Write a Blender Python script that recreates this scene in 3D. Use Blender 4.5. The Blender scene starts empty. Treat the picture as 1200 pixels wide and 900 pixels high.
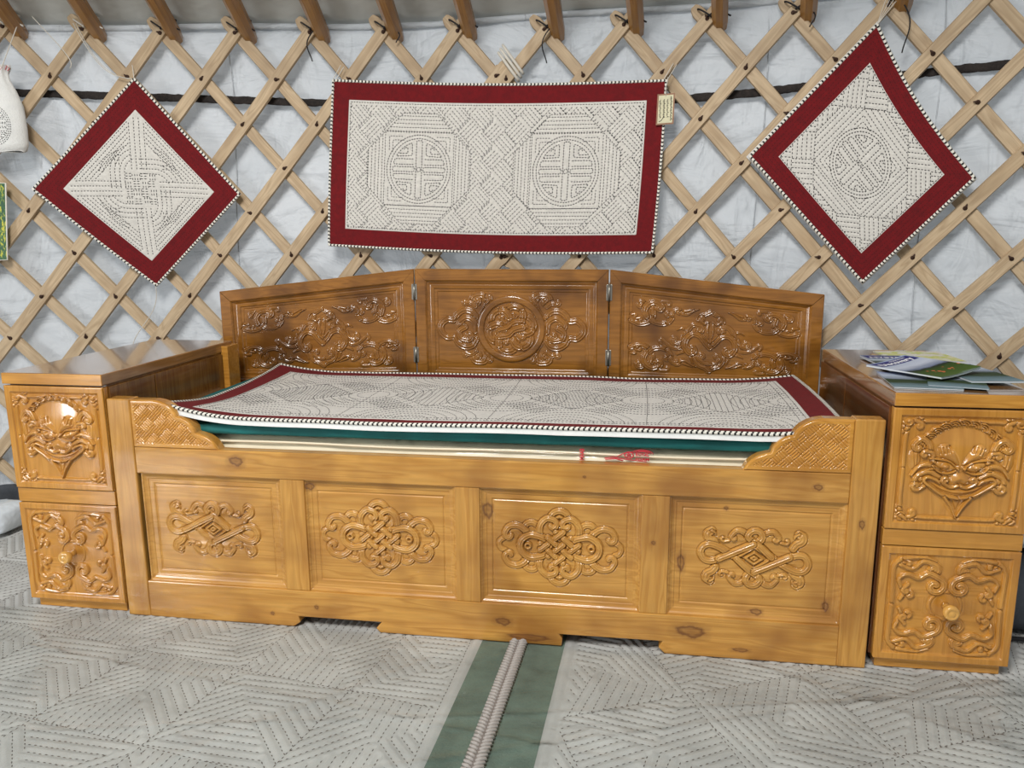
import bpy, bmesh, math, random
import numpy as np
from mathutils import Vector, Matrix
random.seed(7); RNG = np.random.default_rng(7)
PI = math.pi
C = bpy.context.scene.collection
SC = bpy.context.scene

# ------------------------------------------------------------------ camera
cam = bpy.data.cameras.new('camera'); camo = bpy.data.objects.new('camera', cam); C.objects.link(camo)
cam.sensor_fit = 'HORIZONTAL'; cam.sensor_width = 36.0; cam.lens = 900.743 / 1200 * 36.0
cam.clip_start = 0.02; cam.clip_end = 100
YAW, PIT, ROL = 0.1538, 0.1899, -0.0069
F = Vector((-math.sin(YAW)*math.cos(PIT), math.cos(YAW)*math.cos(PIT), -math.sin(PIT)))
R0 = Vector((math.cos(YAW), math.sin(YAW), 0)); U0 = R0.cross(F)
Rv = R0*math.cos(ROL) + U0*math.sin(ROL); Uv = -R0*math.sin(ROL) + U0*math.cos(ROL)
M = Matrix((Rv, Uv, -F)).transposed().to_4x4(); M.translation = Vector((0.4052, -1.8528, 1.0603))
camo.matrix_world = M
SC.camera = camo

# ------------------------------------------------------------------ light
SC.view_settings.view_transform = 'Standard'; SC.view_settings.look = 'None'
SC.view_settings.gamma = 1.0; SC.view_settings.use_curve_mapping = False
SC.view_settings.exposure = -0.13
W = bpy.data.worlds.new('world'); SC.world = W; W.use_nodes = True
bg = W.node_tree.nodes['Background']; bg.inputs[0].default_value = (0.86, 0.93, 1.0, 1); bg.inputs[1].default_value = 0.36
def area(name, loc, target, sx, sy, power, col):
    l = bpy.data.lights.new(name, 'AREA'); l.shape = 'RECTANGLE'; l.size = sx; l.size_y = sy; l.energy = power; l.color = col
    o = bpy.data.objects.new(name, l); C.objects.link(o); o.location = loc
    o.rotation_euler = (Vector(target) - Vector(loc)).to_track_quat('-Z', 'Y').to_euler()
    return o
area('roof_crown_daylight', (-0.3, -2.6, 3.4), (0.0, 0.2, 0.6), 1.1, 1.1, 160, (1.0, 0.98, 0.95))
area('doorway_daylight', (-3.3, -3.5, 0.95), (-0.4, 0.2, 0.5), 0.8, 1.7, 72, (0.95, 0.98, 1.0))
sun = bpy.data.lights.new('sun', 'SUN'); sun.energy = 1.15; sun.angle = 0.02; sun.color = (1.0, 0.98, 0.95)      # outside, on the far side of the wall
suno = bpy.data.objects.new('sun', sun); C.objects.link(suno); suno.rotation_euler = Vector((0.25, -1.0, -0.85)).to_track_quat('-Z', 'Y').to_euler()

# ------------------------------------------------------------------ materials
def nm(name):
    m = bpy.data.materials.new(name); m.use_nodes = True
    return m, m.node_tree, m.node_tree.nodes['Principled BSDF']
def s2l(c):
    return tuple(((x/255)/12.92 if x/255 <= 0.04045 else ((x/255+0.055)/1.055)**2.4) for x in c) + (1.0,)
def N(t, kind, **kw):
    n = t.nodes.new(kind)
    for k, v in kw.items():
        if k in n.inputs: n.inputs[k].default_value = v
        else: setattr(n, k, v)
    return n
def ramp(t, stops):
    r = t.nodes.new('ShaderNodeValToRGB'); e = r.color_ramp.elements
    while len(e) < len(stops): e.new(0.5)
    for i, (p, c) in enumerate(stops): e[i].position = p; e[i].color = c
    return r
def coords(t, scale=(1,1,1), rot=(0,0,0), which='Object', loc=(0,0,0)):
    tc = t.nodes.new('ShaderNodeTexCoord'); mp = t.nodes.new('ShaderNodeMapping')
    mp.inputs['Scale'].default_value = scale; mp.inputs['Rotation'].default_value = rot; mp.inputs['Location'].default_value = loc
    t.links.new(tc.outputs[which], mp.inputs['Vector']); return mp.outputs[0]
def mixc(t, fac, a, b, mode='MIX'):
    m = t.nodes.new('ShaderNodeMix'); m.data_type = 'RGBA'; m.blend_type = mode
    for inp, v in ((m.inputs[0], fac), (m.inputs[6], a), (m.inputs[7], b)):
        if isinstance(v, (int, float, tuple)): inp.default_value = v
        else: t.links.new(v, inp)
    return m.outputs[2]
def bump(t, h, strength, dist, b, normal=None):
    n = t.nodes.new('ShaderNodeBump'); n.inputs['Strength'].default_value = strength; n.inputs['Distance'].default_value = dist
    t.links.new(h, n.inputs['Height'])
    if normal: t.links.new(normal, n.inputs['Normal'])
    t.links.new(n.outputs[0], b.inputs['Normal']); return n.outputs[0]
def noise(t, vec, scale, detail=4, rough=0.55, dist=0.0):
    n = N(t, 'ShaderNodeTexNoise', Scale=scale, Detail=detail, Roughness=rough, Distortion=dist)
    t.links.new(vec, n.inputs['Vector']); return n.outputs['Fac']

def wood(name, axis, dark, mid, light, blotch, rough=0.22, coat=0.6, knots=(), grain=1.0, staves=0.0):
    m, t, b = nm(name)
    sc = {'x': (1.1, 14, 14), 'y': (14, 1.1, 14), 'z': (14, 14, 1.1)}[axis]
    v = coords(t, sc)
    oi = t.nodes.new('ShaderNodeObjectInfo'); ad = t.nodes.new('ShaderNodeVectorMath'); ad.operation = 'ADD'
    sca = t.nodes.new('ShaderNodeVectorMath'); sca.operation = 'SCALE'; sca.inputs[0].default_value = (7, 5, 9)
    t.links.new(oi.outputs['Random'], sca.inputs['Scale']); t.links.new(v, ad.inputs[0]); t.links.new(sca.outputs[0], ad.inputs[1])
    v = ad.outputs[0]
    n1 = noise(t, v, 1.3, 3, 0.5, 0.4)
    mu = t.nodes.new('ShaderNodeMath'); mu.operation = 'MULTIPLY'; mu.inputs[1].default_value = 9.0; t.links.new(n1, mu.inputs[0])
    fr = t.nodes.new('ShaderNodeMath'); fr.operation = 'PINGPONG'; fr.inputs[1].default_value = 1.0; t.links.new(mu.outputs[0], fr.inputs[0])
    r1 = ramp(t, [(0.0, s2l(mid)), (0.75, s2l(light)), (1.0, s2l(mid))]); t.links.new(fr.outputs[0], r1.inputs[0])
    n2 = noise(t, v, 7.0, 5, 0.65)
    r2 = ramp(t, [(0.35, (1,1,1,1)), (0.75, tuple(0.72 for _ in range(3)) + (1,))]); t.links.new(n2, r2.inputs[0])
    c = mixc(t, 0.75*grain, r1.outputs[0], r2.outputs[0], 'MULTIPLY')
    nb = noise(t, coords(t), 6.5, 2, 0.5)
    rb = ramp(t, [(0.46, (0,0,0,1)), (0.70, (1,1,1,1))]); t.links.new(nb, rb.inputs[0])
    mb = t.nodes.new('ShaderNodeMath'); mb.operation = 'MULTIPLY'; mb.inputs[1].default_value = blotch; t.links.new(rb.outputs[0], mb.inputs[0])
    c = mixc(t, mb.outputs[0], c, s2l(dark))
    if staves:
        vb = coords(t, (0, 1/staves, 0) if staves > 0 else (1, 1, 1))
        fl = t.nodes.new('ShaderNodeVectorMath'); fl.operation = 'FLOOR'; t.links.new(vb, fl.inputs[0])
        wn = t.nodes.new('ShaderNodeTexWhiteNoise'); t.links.new(fl.outputs[0], wn.inputs['Vector'])
        rs = ramp(t, [(0.0, (0.62, 0.6, 0.6, 1)), (1.0, (1, 1, 1, 1))]); t.links.new(wn.outputs['Value'], rs.inputs[0])
        c = mixc(t, 1.0, c, rs.outputs[0], 'MULTIPLY')
    for (kx, ky, kz, rx, rz) in knots:
        vk = coords(t, (1/rx, 0.0, 1/rz), loc=(-kx/rx, 0, -kz/rz))
        nn = N(t, 'ShaderNodeTexNoise', Scale=1.6, Detail=3.0); t.links.new(vk, nn.inputs['Vector'])
        ln = t.nodes.new('ShaderNodeVectorMath'); ln.operation = 'LENGTH'; t.links.new(vk, ln.inputs[0])
        sm = t.nodes.new('ShaderNodeMath'); sm.operation = 'MULTIPLY_ADD'; sm.inputs[1].default_value = 0.9; t.links.new(nn.outputs['Fac'], sm.inputs[0]); t.links.new(ln.outputs['Value'], sm.inputs[2])
        rk = ramp(t, [(0.0, (0.85,0.85,0.85,1)), (0.45, (0.45,0.45,0.45,1)), (0.62, (0.85,0.85,0.85,1)), (0.72, (0.3,0.3,0.3,1)), (1.0, (0,0,0,1))])
        hv = t.nodes.new('ShaderNodeMath'); hv.operation = 'MULTIPLY'; hv.inputs[1].default_value = 0.62; t.links.new(sm.outputs[0], hv.inputs[0])
        t.links.new(hv.outputs[0], rk.inputs[0])
        c = mixc(t, rk.outputs[0], c, s2l((92, 50, 26)))
    t.links.new(c, b.inputs['Base Color'])
    b.inputs['Roughness'].default_value = rough; b.inputs['Coat Weight'].default_value = coat; b.inputs['Coat Roughness'].default_value = 0.08
    bump(t, n2, 0.12, 0.002, b)
    return m

def plain(name, col, rough=0.6, metal=0.0, bs=0, bd=0.001, bstr=0.3, var=0.0, sheen=0.0, coat=0.0, var_scale=20):
    m, t, b = nm(name)
    b.inputs['Base Color'].default_value = s2l(col); b.inputs['Roughness'].default_value = rough; b.inputs['Metallic'].default_value = metal
    b.inputs['Sheen Weight'].default_value = sheen; b.inputs['Coat Weight'].default_value = coat
    if var:
        n = noise(t, coords(t), var_scale, 5, 0.6)
        r = ramp(t, [(0.3, s2l(tuple(max(0, c*(1-var)) for c in col))), (0.7, s2l(tuple(min(255, c*(1+var*0.6)) for c in col)))])
        t.links.new(n, r.inputs[0]); t.links.new(r.outputs[0], b.inputs['Base Color'])
    if bs: bump(t, noise(t, coords(t), bs, 3, 0.6), bstr, bd, b)
    return m

BEDKN = [(-0.635, 0, 0.470, .030, .020), (0.86, 0, 0.463, .016, .012), (0.30, 0, 0.466, .006, .005), (-0.43, 0, 0.062, .009, .009), (0.09, 0, 0.058, .030, .017),
         (0.16, 0, 0.018, .085, .014), (0.575, 0, 0.066, .055, .026), (0.965, 0, 0.375, .010, .018), (-0.56, 0, 0.035, .008, .008), (0.475, 0, 0.30, .008, .008), (0.70, 0, 0.025, .03, .008)]
PANKN = [(0.65, 0, 0.395, .008, .008), (0.545, 0, 0.245, .014, .035), (-0.435, 0, 0.405, .02, .016), (0.05, 0, 0.36, .02, .035), (0.735, 0, 0.125, .022, .012), (0.90, 0, 0.15, .012, .02)]
HONEY = dict(dark=(140, 90, 36), mid=(188, 132, 57), light=(207, 153, 74))
M_BED = wood('honey_pine', 'x', blotch=0.7, knots=BEDKN, **HONEY)
M_BEDV = wood('honey_pine_upright', 'z', blotch=0.6, knots=BEDKN[7:10], **HONEY)
M_PANEL = wood('carved_honey_pine', 'x', blotch=0.7, knots=PANKN, grain=0.8, rough=0.27, **HONEY)
M_CAB = wood('cabinet_honey_pine', 'x', (150, 94, 30), (194, 134, 52), (212, 152, 66), 0.45, rough=0.2, coat=0.8)
M_CABC = wood('cabinet_carved_pine', 'z', (146, 90, 28), (190, 130, 50), (206, 146, 62), 0.5, rough=0.16, coat=1.0, grain=0.6)
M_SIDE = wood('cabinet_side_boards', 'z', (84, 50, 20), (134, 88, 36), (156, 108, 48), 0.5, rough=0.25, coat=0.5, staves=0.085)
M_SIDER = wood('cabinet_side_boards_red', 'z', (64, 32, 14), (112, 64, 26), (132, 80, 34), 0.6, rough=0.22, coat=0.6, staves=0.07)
M_TOP = wood('cabinet_top_boards', 'y', (112, 76, 42), (146, 104, 60), (166, 124, 78), 0.5, rough=0.16, coat=1.0)
M_HEAD = wood('amber_pine', 'x', (88, 52, 16), (140, 90, 30), (160, 106, 40), 0.85, rough=0.22, coat=1.0, grain=0.8,
              knots=[(-0.81, 0, 0.875, .014, .014), (0.50, 0, 0.92, .014, .010), (0.76, 0, 0.70, .010, .012), (-0.82, 0, 0.80, .03, .02), (0.60, 0, 0.88, .008, .03)])
M_LAT = wood('pale_lattice_wood', 'x', (136, 112, 84), (176, 150, 116), (198, 174, 140), 0.35, rough=0.6, coat=0.0)
M_POLE = wood('stained_pole_wood', 'z', (104, 66, 26), (150, 104, 50), (168, 120, 60), 0.5, rough=0.35, coat=0.3)
M_KNOB = plain('varnished_knob_wood', (214, 160, 78), 0.15, coat=1.0, var=0.1)
M_FELT = plain('off_white_felt', (206, 202, 194), 0.95, bs=260, bd=0.002, bstr=0.5, var=0.06, sheen=0.3, var_scale=90)
M_FELTW = plain('white_felt_backing', (222, 222, 218), 0.95, bs=160, bd=0.003, bstr=0.6, var=0.04, sheen=0.3)
M_RED = plain('crimson_felt', (104, 2, 10), 0.95, bs=300, bd=0.0015, bstr=0.5, var=0.12, var_scale=60)
M_THREAD = plain('black_wool_thread', (24, 21, 22), 0.9)
M_THREADR = plain('dark_red_thread', (62, 2, 8), 0.9)
M_CORDW = plain('white_wool_cord', (224, 220, 208), 0.9)
M_CORDB = plain('black_wool_cord', (22, 20, 20), 0.9)
M_TEAL = plain('teal_foam_cover', (10, 98, 96), 0.75, bs=40, bd=0.004, bstr=0.4, var=0.15, var_scale=8)
M_CARPET = plain('grey_quilted_felt', (188, 188, 184), 0.95, bs=120, bd=0.002, bstr=0.4, var=0.09, var_scale=6)
M_GREEN = plain('grey_green_felt', (104, 122, 110), 0.95, bs=150, bd=0.003, bstr=0.6, var=0.14, var_scale=14)
M_BRAID = plain('grey_wool_braid', (166, 160, 154), 0.95, bs=200, bd=0.002, bstr=0.5)
M_BRAIDD = plain('dark_grey_wool_braid', (128, 120, 114), 0.95)
M_HAIR = plain('dark_horsehair_band', (44, 38, 35), 0.95, bs=160, bd=0.006, bstr=0.9, var=0.3, var_scale=60)
M_TWINE = plain('white_twine', (206, 200, 188), 0.9)
M_BLACK = plain('black_cord', (26, 24, 26), 0.8)
M_LEATHER = plain('dark_leather_knot', (58, 34, 20), 0.7)
M_BRASS = plain('worn_steel_hinge', (150, 146, 136), 0.35, metal=0.9)
M_DARKFELT = plain('dark_grey_blanket', (72, 76, 82), 0.85, bs=30, bd=0.01, bstr=0.5, var=0.2, var_scale=9)
M_PLAST = plain('white_plastic_sack', (222, 230, 236), 0.25, bs=9, bd=0.03, bstr=0.6, coat=0.5)
M_PRINT = plain('red_print', (206, 34, 58), 0.5)
M_MATT = plain('cream_mattress', (232, 218, 190), 0.5, bs=0, coat=0.7)

def cloth_mat():
    m, t, b = nm('white_cotton_lining')
    n = noise(t, coords(t), 1.8, 4, 0.6)
    r = ramp(t, [(0.3, s2l((204, 209, 213))), (0.7, s2l((230, 233, 236)))]); t.links.new(n, r.inputs[0]); t.links.new(r.outputs[0], b.inputs['Base Color'])
    b.inputs['Roughness'].default_value = 0.62; b.inputs['Sheen Weight'].default_value = 0.2
    n1 = noise(t, coords(t, (2.6, 2.6, 8), (0, 0.35, 0)), 1.0, 4, 0.5, 1.4); n2 = noise(t, coords(t, (9, 9, 4), (0, -0.6, 0)), 1.0, 3, 0.5, 1.0)
    a = t.nodes.new('ShaderNodeMath'); a.operation = 'ADD'; t.links.new(n1, a.inputs[0]); t.links.new(n2, a.inputs[1])
    nb_ = bump(t, a.outputs[0], 0.85, 0.034, b)
    tl = t.nodes.new('ShaderNodeBsdfTranslucent'); tl.inputs[0].default_value = s2l((218, 224, 229)); t.links.new(nb_, tl.inputs['Normal']); mx = t.nodes.new('ShaderNodeMixShader'); mx.inputs[0].default_value = 0.36
    out = [n for n in t.nodes if n.type == 'OUTPUT_MATERIAL'][0]; t.links.new(b.outputs[0], mx.inputs[1]); t.links.new(tl.outputs[0], mx.inputs[2]); t.links.new(mx.outputs[0], out.inputs[0])
    return m
M_CLOTH = cloth_mat()

def film_mat():
    m = bpy.data.materials.new('clear_plastic_film'); m.use_nodes = True; t = m.node_tree; t.nodes.clear()
    out = t.nodes.new('ShaderNodeOutputMaterial'); tr = t.nodes.new('ShaderNodeBsdfTransparent'); gl = t.nodes.new('ShaderNodeBsdfGlossy')
    tr.inputs[0].default_value = (0.96, 0.975, 0.975, 1); gl.inputs['Roughness'].default_value = 0.16; gl.inputs[0].default_value = (0.9, 0.9, 0.9, 1)
    mx = t.nodes.new('ShaderNodeMixShader'); fr = t.nodes.new('ShaderNodeFresnel'); fr.inputs[0].default_value = 1.33
    n = noise(t, coords(t, (3, 6, 1), (0, 0, 0.6)), 1.4, 6, 0.6, 1.5)
    bp = t.nodes.new('ShaderNodeBump'); bp.inputs['Strength'].default_value = 0.6; bp.inputs['Distance'].default_value = 0.012; t.links.new(n, bp.inputs['Height'])
    t.links.new(bp.outputs[0], gl.inputs['Normal']); t.links.new(bp.outputs[0], fr.inputs['Normal'])
    t.links.new(fr.outputs[0], mx.inputs[0]); t.links.new(tr.outputs[0], mx.inputs[1]); t.links.new(gl.outputs[0], mx.inputs[2]); t.links.new(mx.outputs[0], out.inputs[0])
    return m
M_FILM = film_mat()

# ------------------------------------------------------------------ mesh helpers
def mesh_np(name, V, Fc, mats, mi=None, smooth=True):
    me = bpy.data.meshes.new(name); V = np.asarray(V, dtype=np.float32)
    if isinstance(Fc, np.ndarray):
        k = Fc.shape[1]; tot = np.full(len(Fc), k); idx = Fc.ravel()
    else:
        tot = np.array([len(f) for f in Fc]); idx = np.concatenate([np.asarray(f) for f in Fc])
    me.vertices.add(len(V)); me.vertices.foreach_set('co', V.ravel())
    me.loops.add(len(idx)); me.loops.foreach_set('vertex_index', idx.astype(np.int32))
    st = np.concatenate([[0], np.cumsum(tot)[:-1]]); me.polygons.add(len(tot)); me.polygons.foreach_set('loop_start', st.astype(np.int32))
    if mi is not None: me.polygons.foreach_set('material_index', np.asarray(mi, dtype=np.int32))
    me.polygons.foreach_set('use_smooth', np.asarray(smooth if hasattr(smooth, '__len__') else np.full(len(tot), smooth), dtype=bool))
    for m in mats: me.materials.append(m)
    me.update(calc_edges=True); me.validate()
    return me
class MB:
    """gathers vertices and faces of ONE part"""
    def __init__(s): s.v = []; s.f = []; s.m = []; s.s = []; s.n = 0
    def add(s, V, Fc, mi=0, smooth=False):
        V = np.asarray(V, float).reshape(-1, 3); s.v.append(V)
        mis = mi if hasattr(mi, '__len__') else [mi]*len(Fc)
        for f, k in zip(Fc, mis): s.f.append([int(i)+s.n for i in f]); s.m.append(int(k)); s.s.append(smooth)
        s.n += len(V); return s
    def box(s, a, b, bev=0.003, mi=0, jit=0.0):
        bm = bmesh.new(); bmesh.ops.create_cube(bm, size=1)
        a = Vector(a); b = Vector(b)
        for v in bm.verts: v.co = Vector((a[i] + (v.co[i]+.5)*(b[i]-a[i]) for i in range(3)))
        if bev: bmesh.ops.bevel(bm, geom=bm.edges[:], offset=min(bev, 0.45*min(abs(b[i]-a[i]) for i in range(3))), segments=2, affect='EDGES', profile=0.5)
        return s.bm(bm, mi)
    def bm(s, bm, mi=0, smooth=False):
        bm.verts.index_update(); s.add([v.co[:] for v in bm.verts], [[v.index for v in f.verts] for f in bm.faces], mi, smooth); bm.free(); return s
    def prism(s, poly, y0, y1, bev=0.003, mi=0, axes=(0, 2, 1)):
        """poly in the (axes0, axes1) plane, extruded along axes2 from y0 to y1"""
        bm = bmesh.new(); vs = []
        for p in poly:
            c = [0, 0, 0]; c[axes[0]] = p[0]; c[axes[1]] = p[1]; c[axes[2]] = y0; vs.append(bm.verts.new(c))
        f = bm.faces.new(vs); r = bmesh.ops.extrude_face_region(bm, geom=[f])
        for e in r['geom']:
            if isinstance(e, bmesh.types.BMVert): e.co[axes[2]] = y1
        bmesh.ops.recalc_face_normals(bm, faces=bm.faces[:])
        if bev: bmesh.ops.bevel(bm, geom=[e for e in bm.edges if e.calc_face_angle(0) > 0.5], offset=bev, segments=2, affect='EDGES', profile=0.5)
        return s.bm(bm, mi)
    def tube(s, P, r, n=8, mi=0, closed=False, cap=True, matfn=None):
        P = np.asarray(P, float); K = len(P); r = np.broadcast_to(np.asarray(r, float), (K,))
        T = np.gradient(P, axis=0) if not closed else np.roll(P, -1, 0) - np.roll(P, 1, 0)
        T /= np.linalg.norm(T, axis=1)[:, None] + 1e-12
        up = np.array([0, 0, 1.0]) if abs(T[0, 2]) < 0.9 else np.array([1.0, 0, 0])
        A = np.cross(T[0], up); A /= np.linalg.norm(A); V = []
        for k in range(K):
            A = A - T[k]*(A@T[k]); A /= np.linalg.norm(A)+1e-12; B = np.cross(T[k], A)
            for j in range(n):
                a = 2*PI*j/n; V.append(P[k] + r[k]*(math.cos(a)*A + math.sin(a)*B))
        Fc = []; mi_ = []
        for k in range(K if closed else K-1):
            k2 = (k+1) % K
            for j in range(n):
                Fc.append([k*n+j, k*n+(j+1) % n, k2*n+(j+1) % n, k2*n+j]); mi_.append(matfn(k, j) if matfn else mi)
        if cap and not closed: Fc.append(list(range(n))[::-1]); Fc.append([(K-1)*n+j for j in range(n)]); mi_ += [mi, mi]
        return s.add(V, Fc, mi_, True)
    def lathe(s, prof, base, axis, n=24, mi=0):
        base = np.array(base, float); ax = np.array(axis, float); ax /= np.linalg.norm(ax)
        A = np.cross(ax, [0, 0, 1.0] if abs(ax[2]) < .9 else [1.0, 0, 0]); A /= np.linalg.norm(A); B = np.cross(ax, A); V = []; Fc = []
        for (h, r) in prof:
            for j in range(n): a = 2*PI*j/n; V.append(base + ax*h + r*(math.cos(a)*A + math.sin(a)*B))
        for k in range(len(prof)-1):
            for j in range(n): Fc.append([k*n+j, k*n+(j+1) % n, (k+1)*n+(j+1) % n, (k+1)*n+j])
        Fc.append(list(range(n))[::-1]); Fc.append([(len(prof)-1)*n+j for j in range(n)])
        return s.add(V, Fc, mi, True)
    def build(s, name, mats, parent=None, kind=None, smooth=None):
        if not isinstance(mats, (list, tuple)): mats = [mats]
        V = np.concatenate(s.v)
        if parent is not None: V = V - np.array(ORG[parent.name])
        me = mesh_np(name, V, s.f, mats, s.m, s.s if smooth is None else smooth)
        return link(name, me, parent, kind)
ORG = {}
def link(name, me, parent=None, kind=None):
    o = bpy.data.objects.new(name, me); C.objects.link(o)
    if parent is not None: o.parent = parent; ORG[o.name] = ORG[parent.name]
    else: ORG[o.name] = (0, 0, 0)
    if kind: o['kind'] = kind
    return o
def tag(o, label=None, cat=None, group=None):
    if label: o['label'] = label
    if cat: o['category'] = cat
    if group: o['group'] = group
    return o
def thing(name, loc, label, cat, group=None):
    """an Empty at the thing's base; meshes are given in world coordinates and moved to its origin"""
    o = bpy.data.objects.new(name, None); C.objects.link(o); o.location = loc; o.empty_display_size = 0.1
    ORG[o.name] = tuple(loc); return tag(o, label, cat, group)
def top_mesh(name, mb, mats, loc, label, cat, group=None):
    o = mb.build(name, mats); me = o.data
    V = np.zeros(len(me.vertices)*3, dtype=np.float32); me.vertices.foreach_get('co', V)
    V = V.reshape(-1, 3) - np.array(loc, dtype=np.float32); me.vertices.foreach_set('co', V.ravel()); me.update()
    o.location = loc; ORG[o.name] = tuple(loc); return tag(o, label, cat, group)

# value noise on arrays
_PERM = RNG.random((64, 64, 4))
def vnoise(x, y, ch=0):
    xi = np.floor(x).astype(int); yi = np.floor(y).astype(int); fx = x-xi; fy = y-yi
    fx = fx*fx*(3-2*fx); fy = fy*fy*(3-2*fy); g = _PERM[:, :, ch]
    a = g[xi % 64, yi % 64]; b = g[(xi+1) % 64, yi % 64]; c = g[xi % 64, (yi+1) % 64]; d = g[(xi+1) % 64, (yi+1) % 64]
    return (a*(1-fx)+b*fx)*(1-fy) + (c*(1-fx)+d*fx)*fy - 0.5
def fbm(x, y, o=4, ch=0):
    s = 0; a = 1.0
    for k in range(o): s = s + a*vnoise(x*2**k+7.3*k, y*2**k+3.1*k, ch); a *= 0.5
    return s

# ------------------------------------------------------------------ curve helpers for carvings and stitching
def cat(pts, closed=False, n=10):
    P = [np.array(p, float) for p in pts]; K = len(P)
    if K == 2 and not closed: return np.array([P[0]+(P[1]-P[0])*i/n for i in range(n+1)])
    out = []; rng = range(K) if closed else range(K-1)
    for i in rng:
        p0 = P[i-1] if (closed or i > 0) else 2*P[0]-P[1]; p1 = P[i]; p2 = P[(i+1) % K]
        p3 = P[(i+2) % K] if (closed or i+2 < K) else 2*P[-1]-P[-2]
        for k in range(n):
            t = k/n; out.append(0.5*((2*p1)+(-p0+p2)*t+(2*p0-5*p1+4*p2-p3)*t*t+(-p0+3*p1-3*p2+p3)*t**3))
    out.append(P[0] if closed else P[-1]); return np.array(out)
def spiral_end(P, r, sgn, turns=1.1, n=26, shrink=0.22):
    T = P[-1]-P[-2]; T /= np.linalg.norm(T)+1e-12; Nn = np.array([-T[1], T[0]])*sgn
    Cc = P[-1] + Nn*r; a0 = math.atan2(*(P[-1]-Cc)[::-1]); out = []
    for i in range(1, n+1):
        f = i/n; a = a0 + sgn*2*PI*turns*f; rr = r*(1-(1-shrink)*f); out.append(Cc + rr*np.array([math.cos(a), math.sin(a)]))
    return np.concatenate([P, out])
def sc(pts, r1=0, s1=1, t1=1.1, r0=0, s0=1, t0=1.1):
    P = cat(pts)
    if r1: P = spiral_end(P, r1, s1, t1)
    if r0: P = spiral_end(P[::-1], r0, s0, t0)[::-1]
    return P
def circ(cx, cy, r, n=40, ry=None, a0=0, a1=2*PI):
    a = np.linspace(a0, a1, n); return np.stack([cx+r*np.cos(a), cy+(ry or r)*np.sin(a)], -1)
def mir(P, mx=False, my=False):
    P = np.array(P, float).copy()
    if mx: P[:, 0] *= -1
    if my: P[:, 1] *= -1
    return P
def mir4(P): return [mir(P, a, b) for a in (0, 1) for b in (0, 1)]
def mir2(P): return [P, mir(P, True)]

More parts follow.
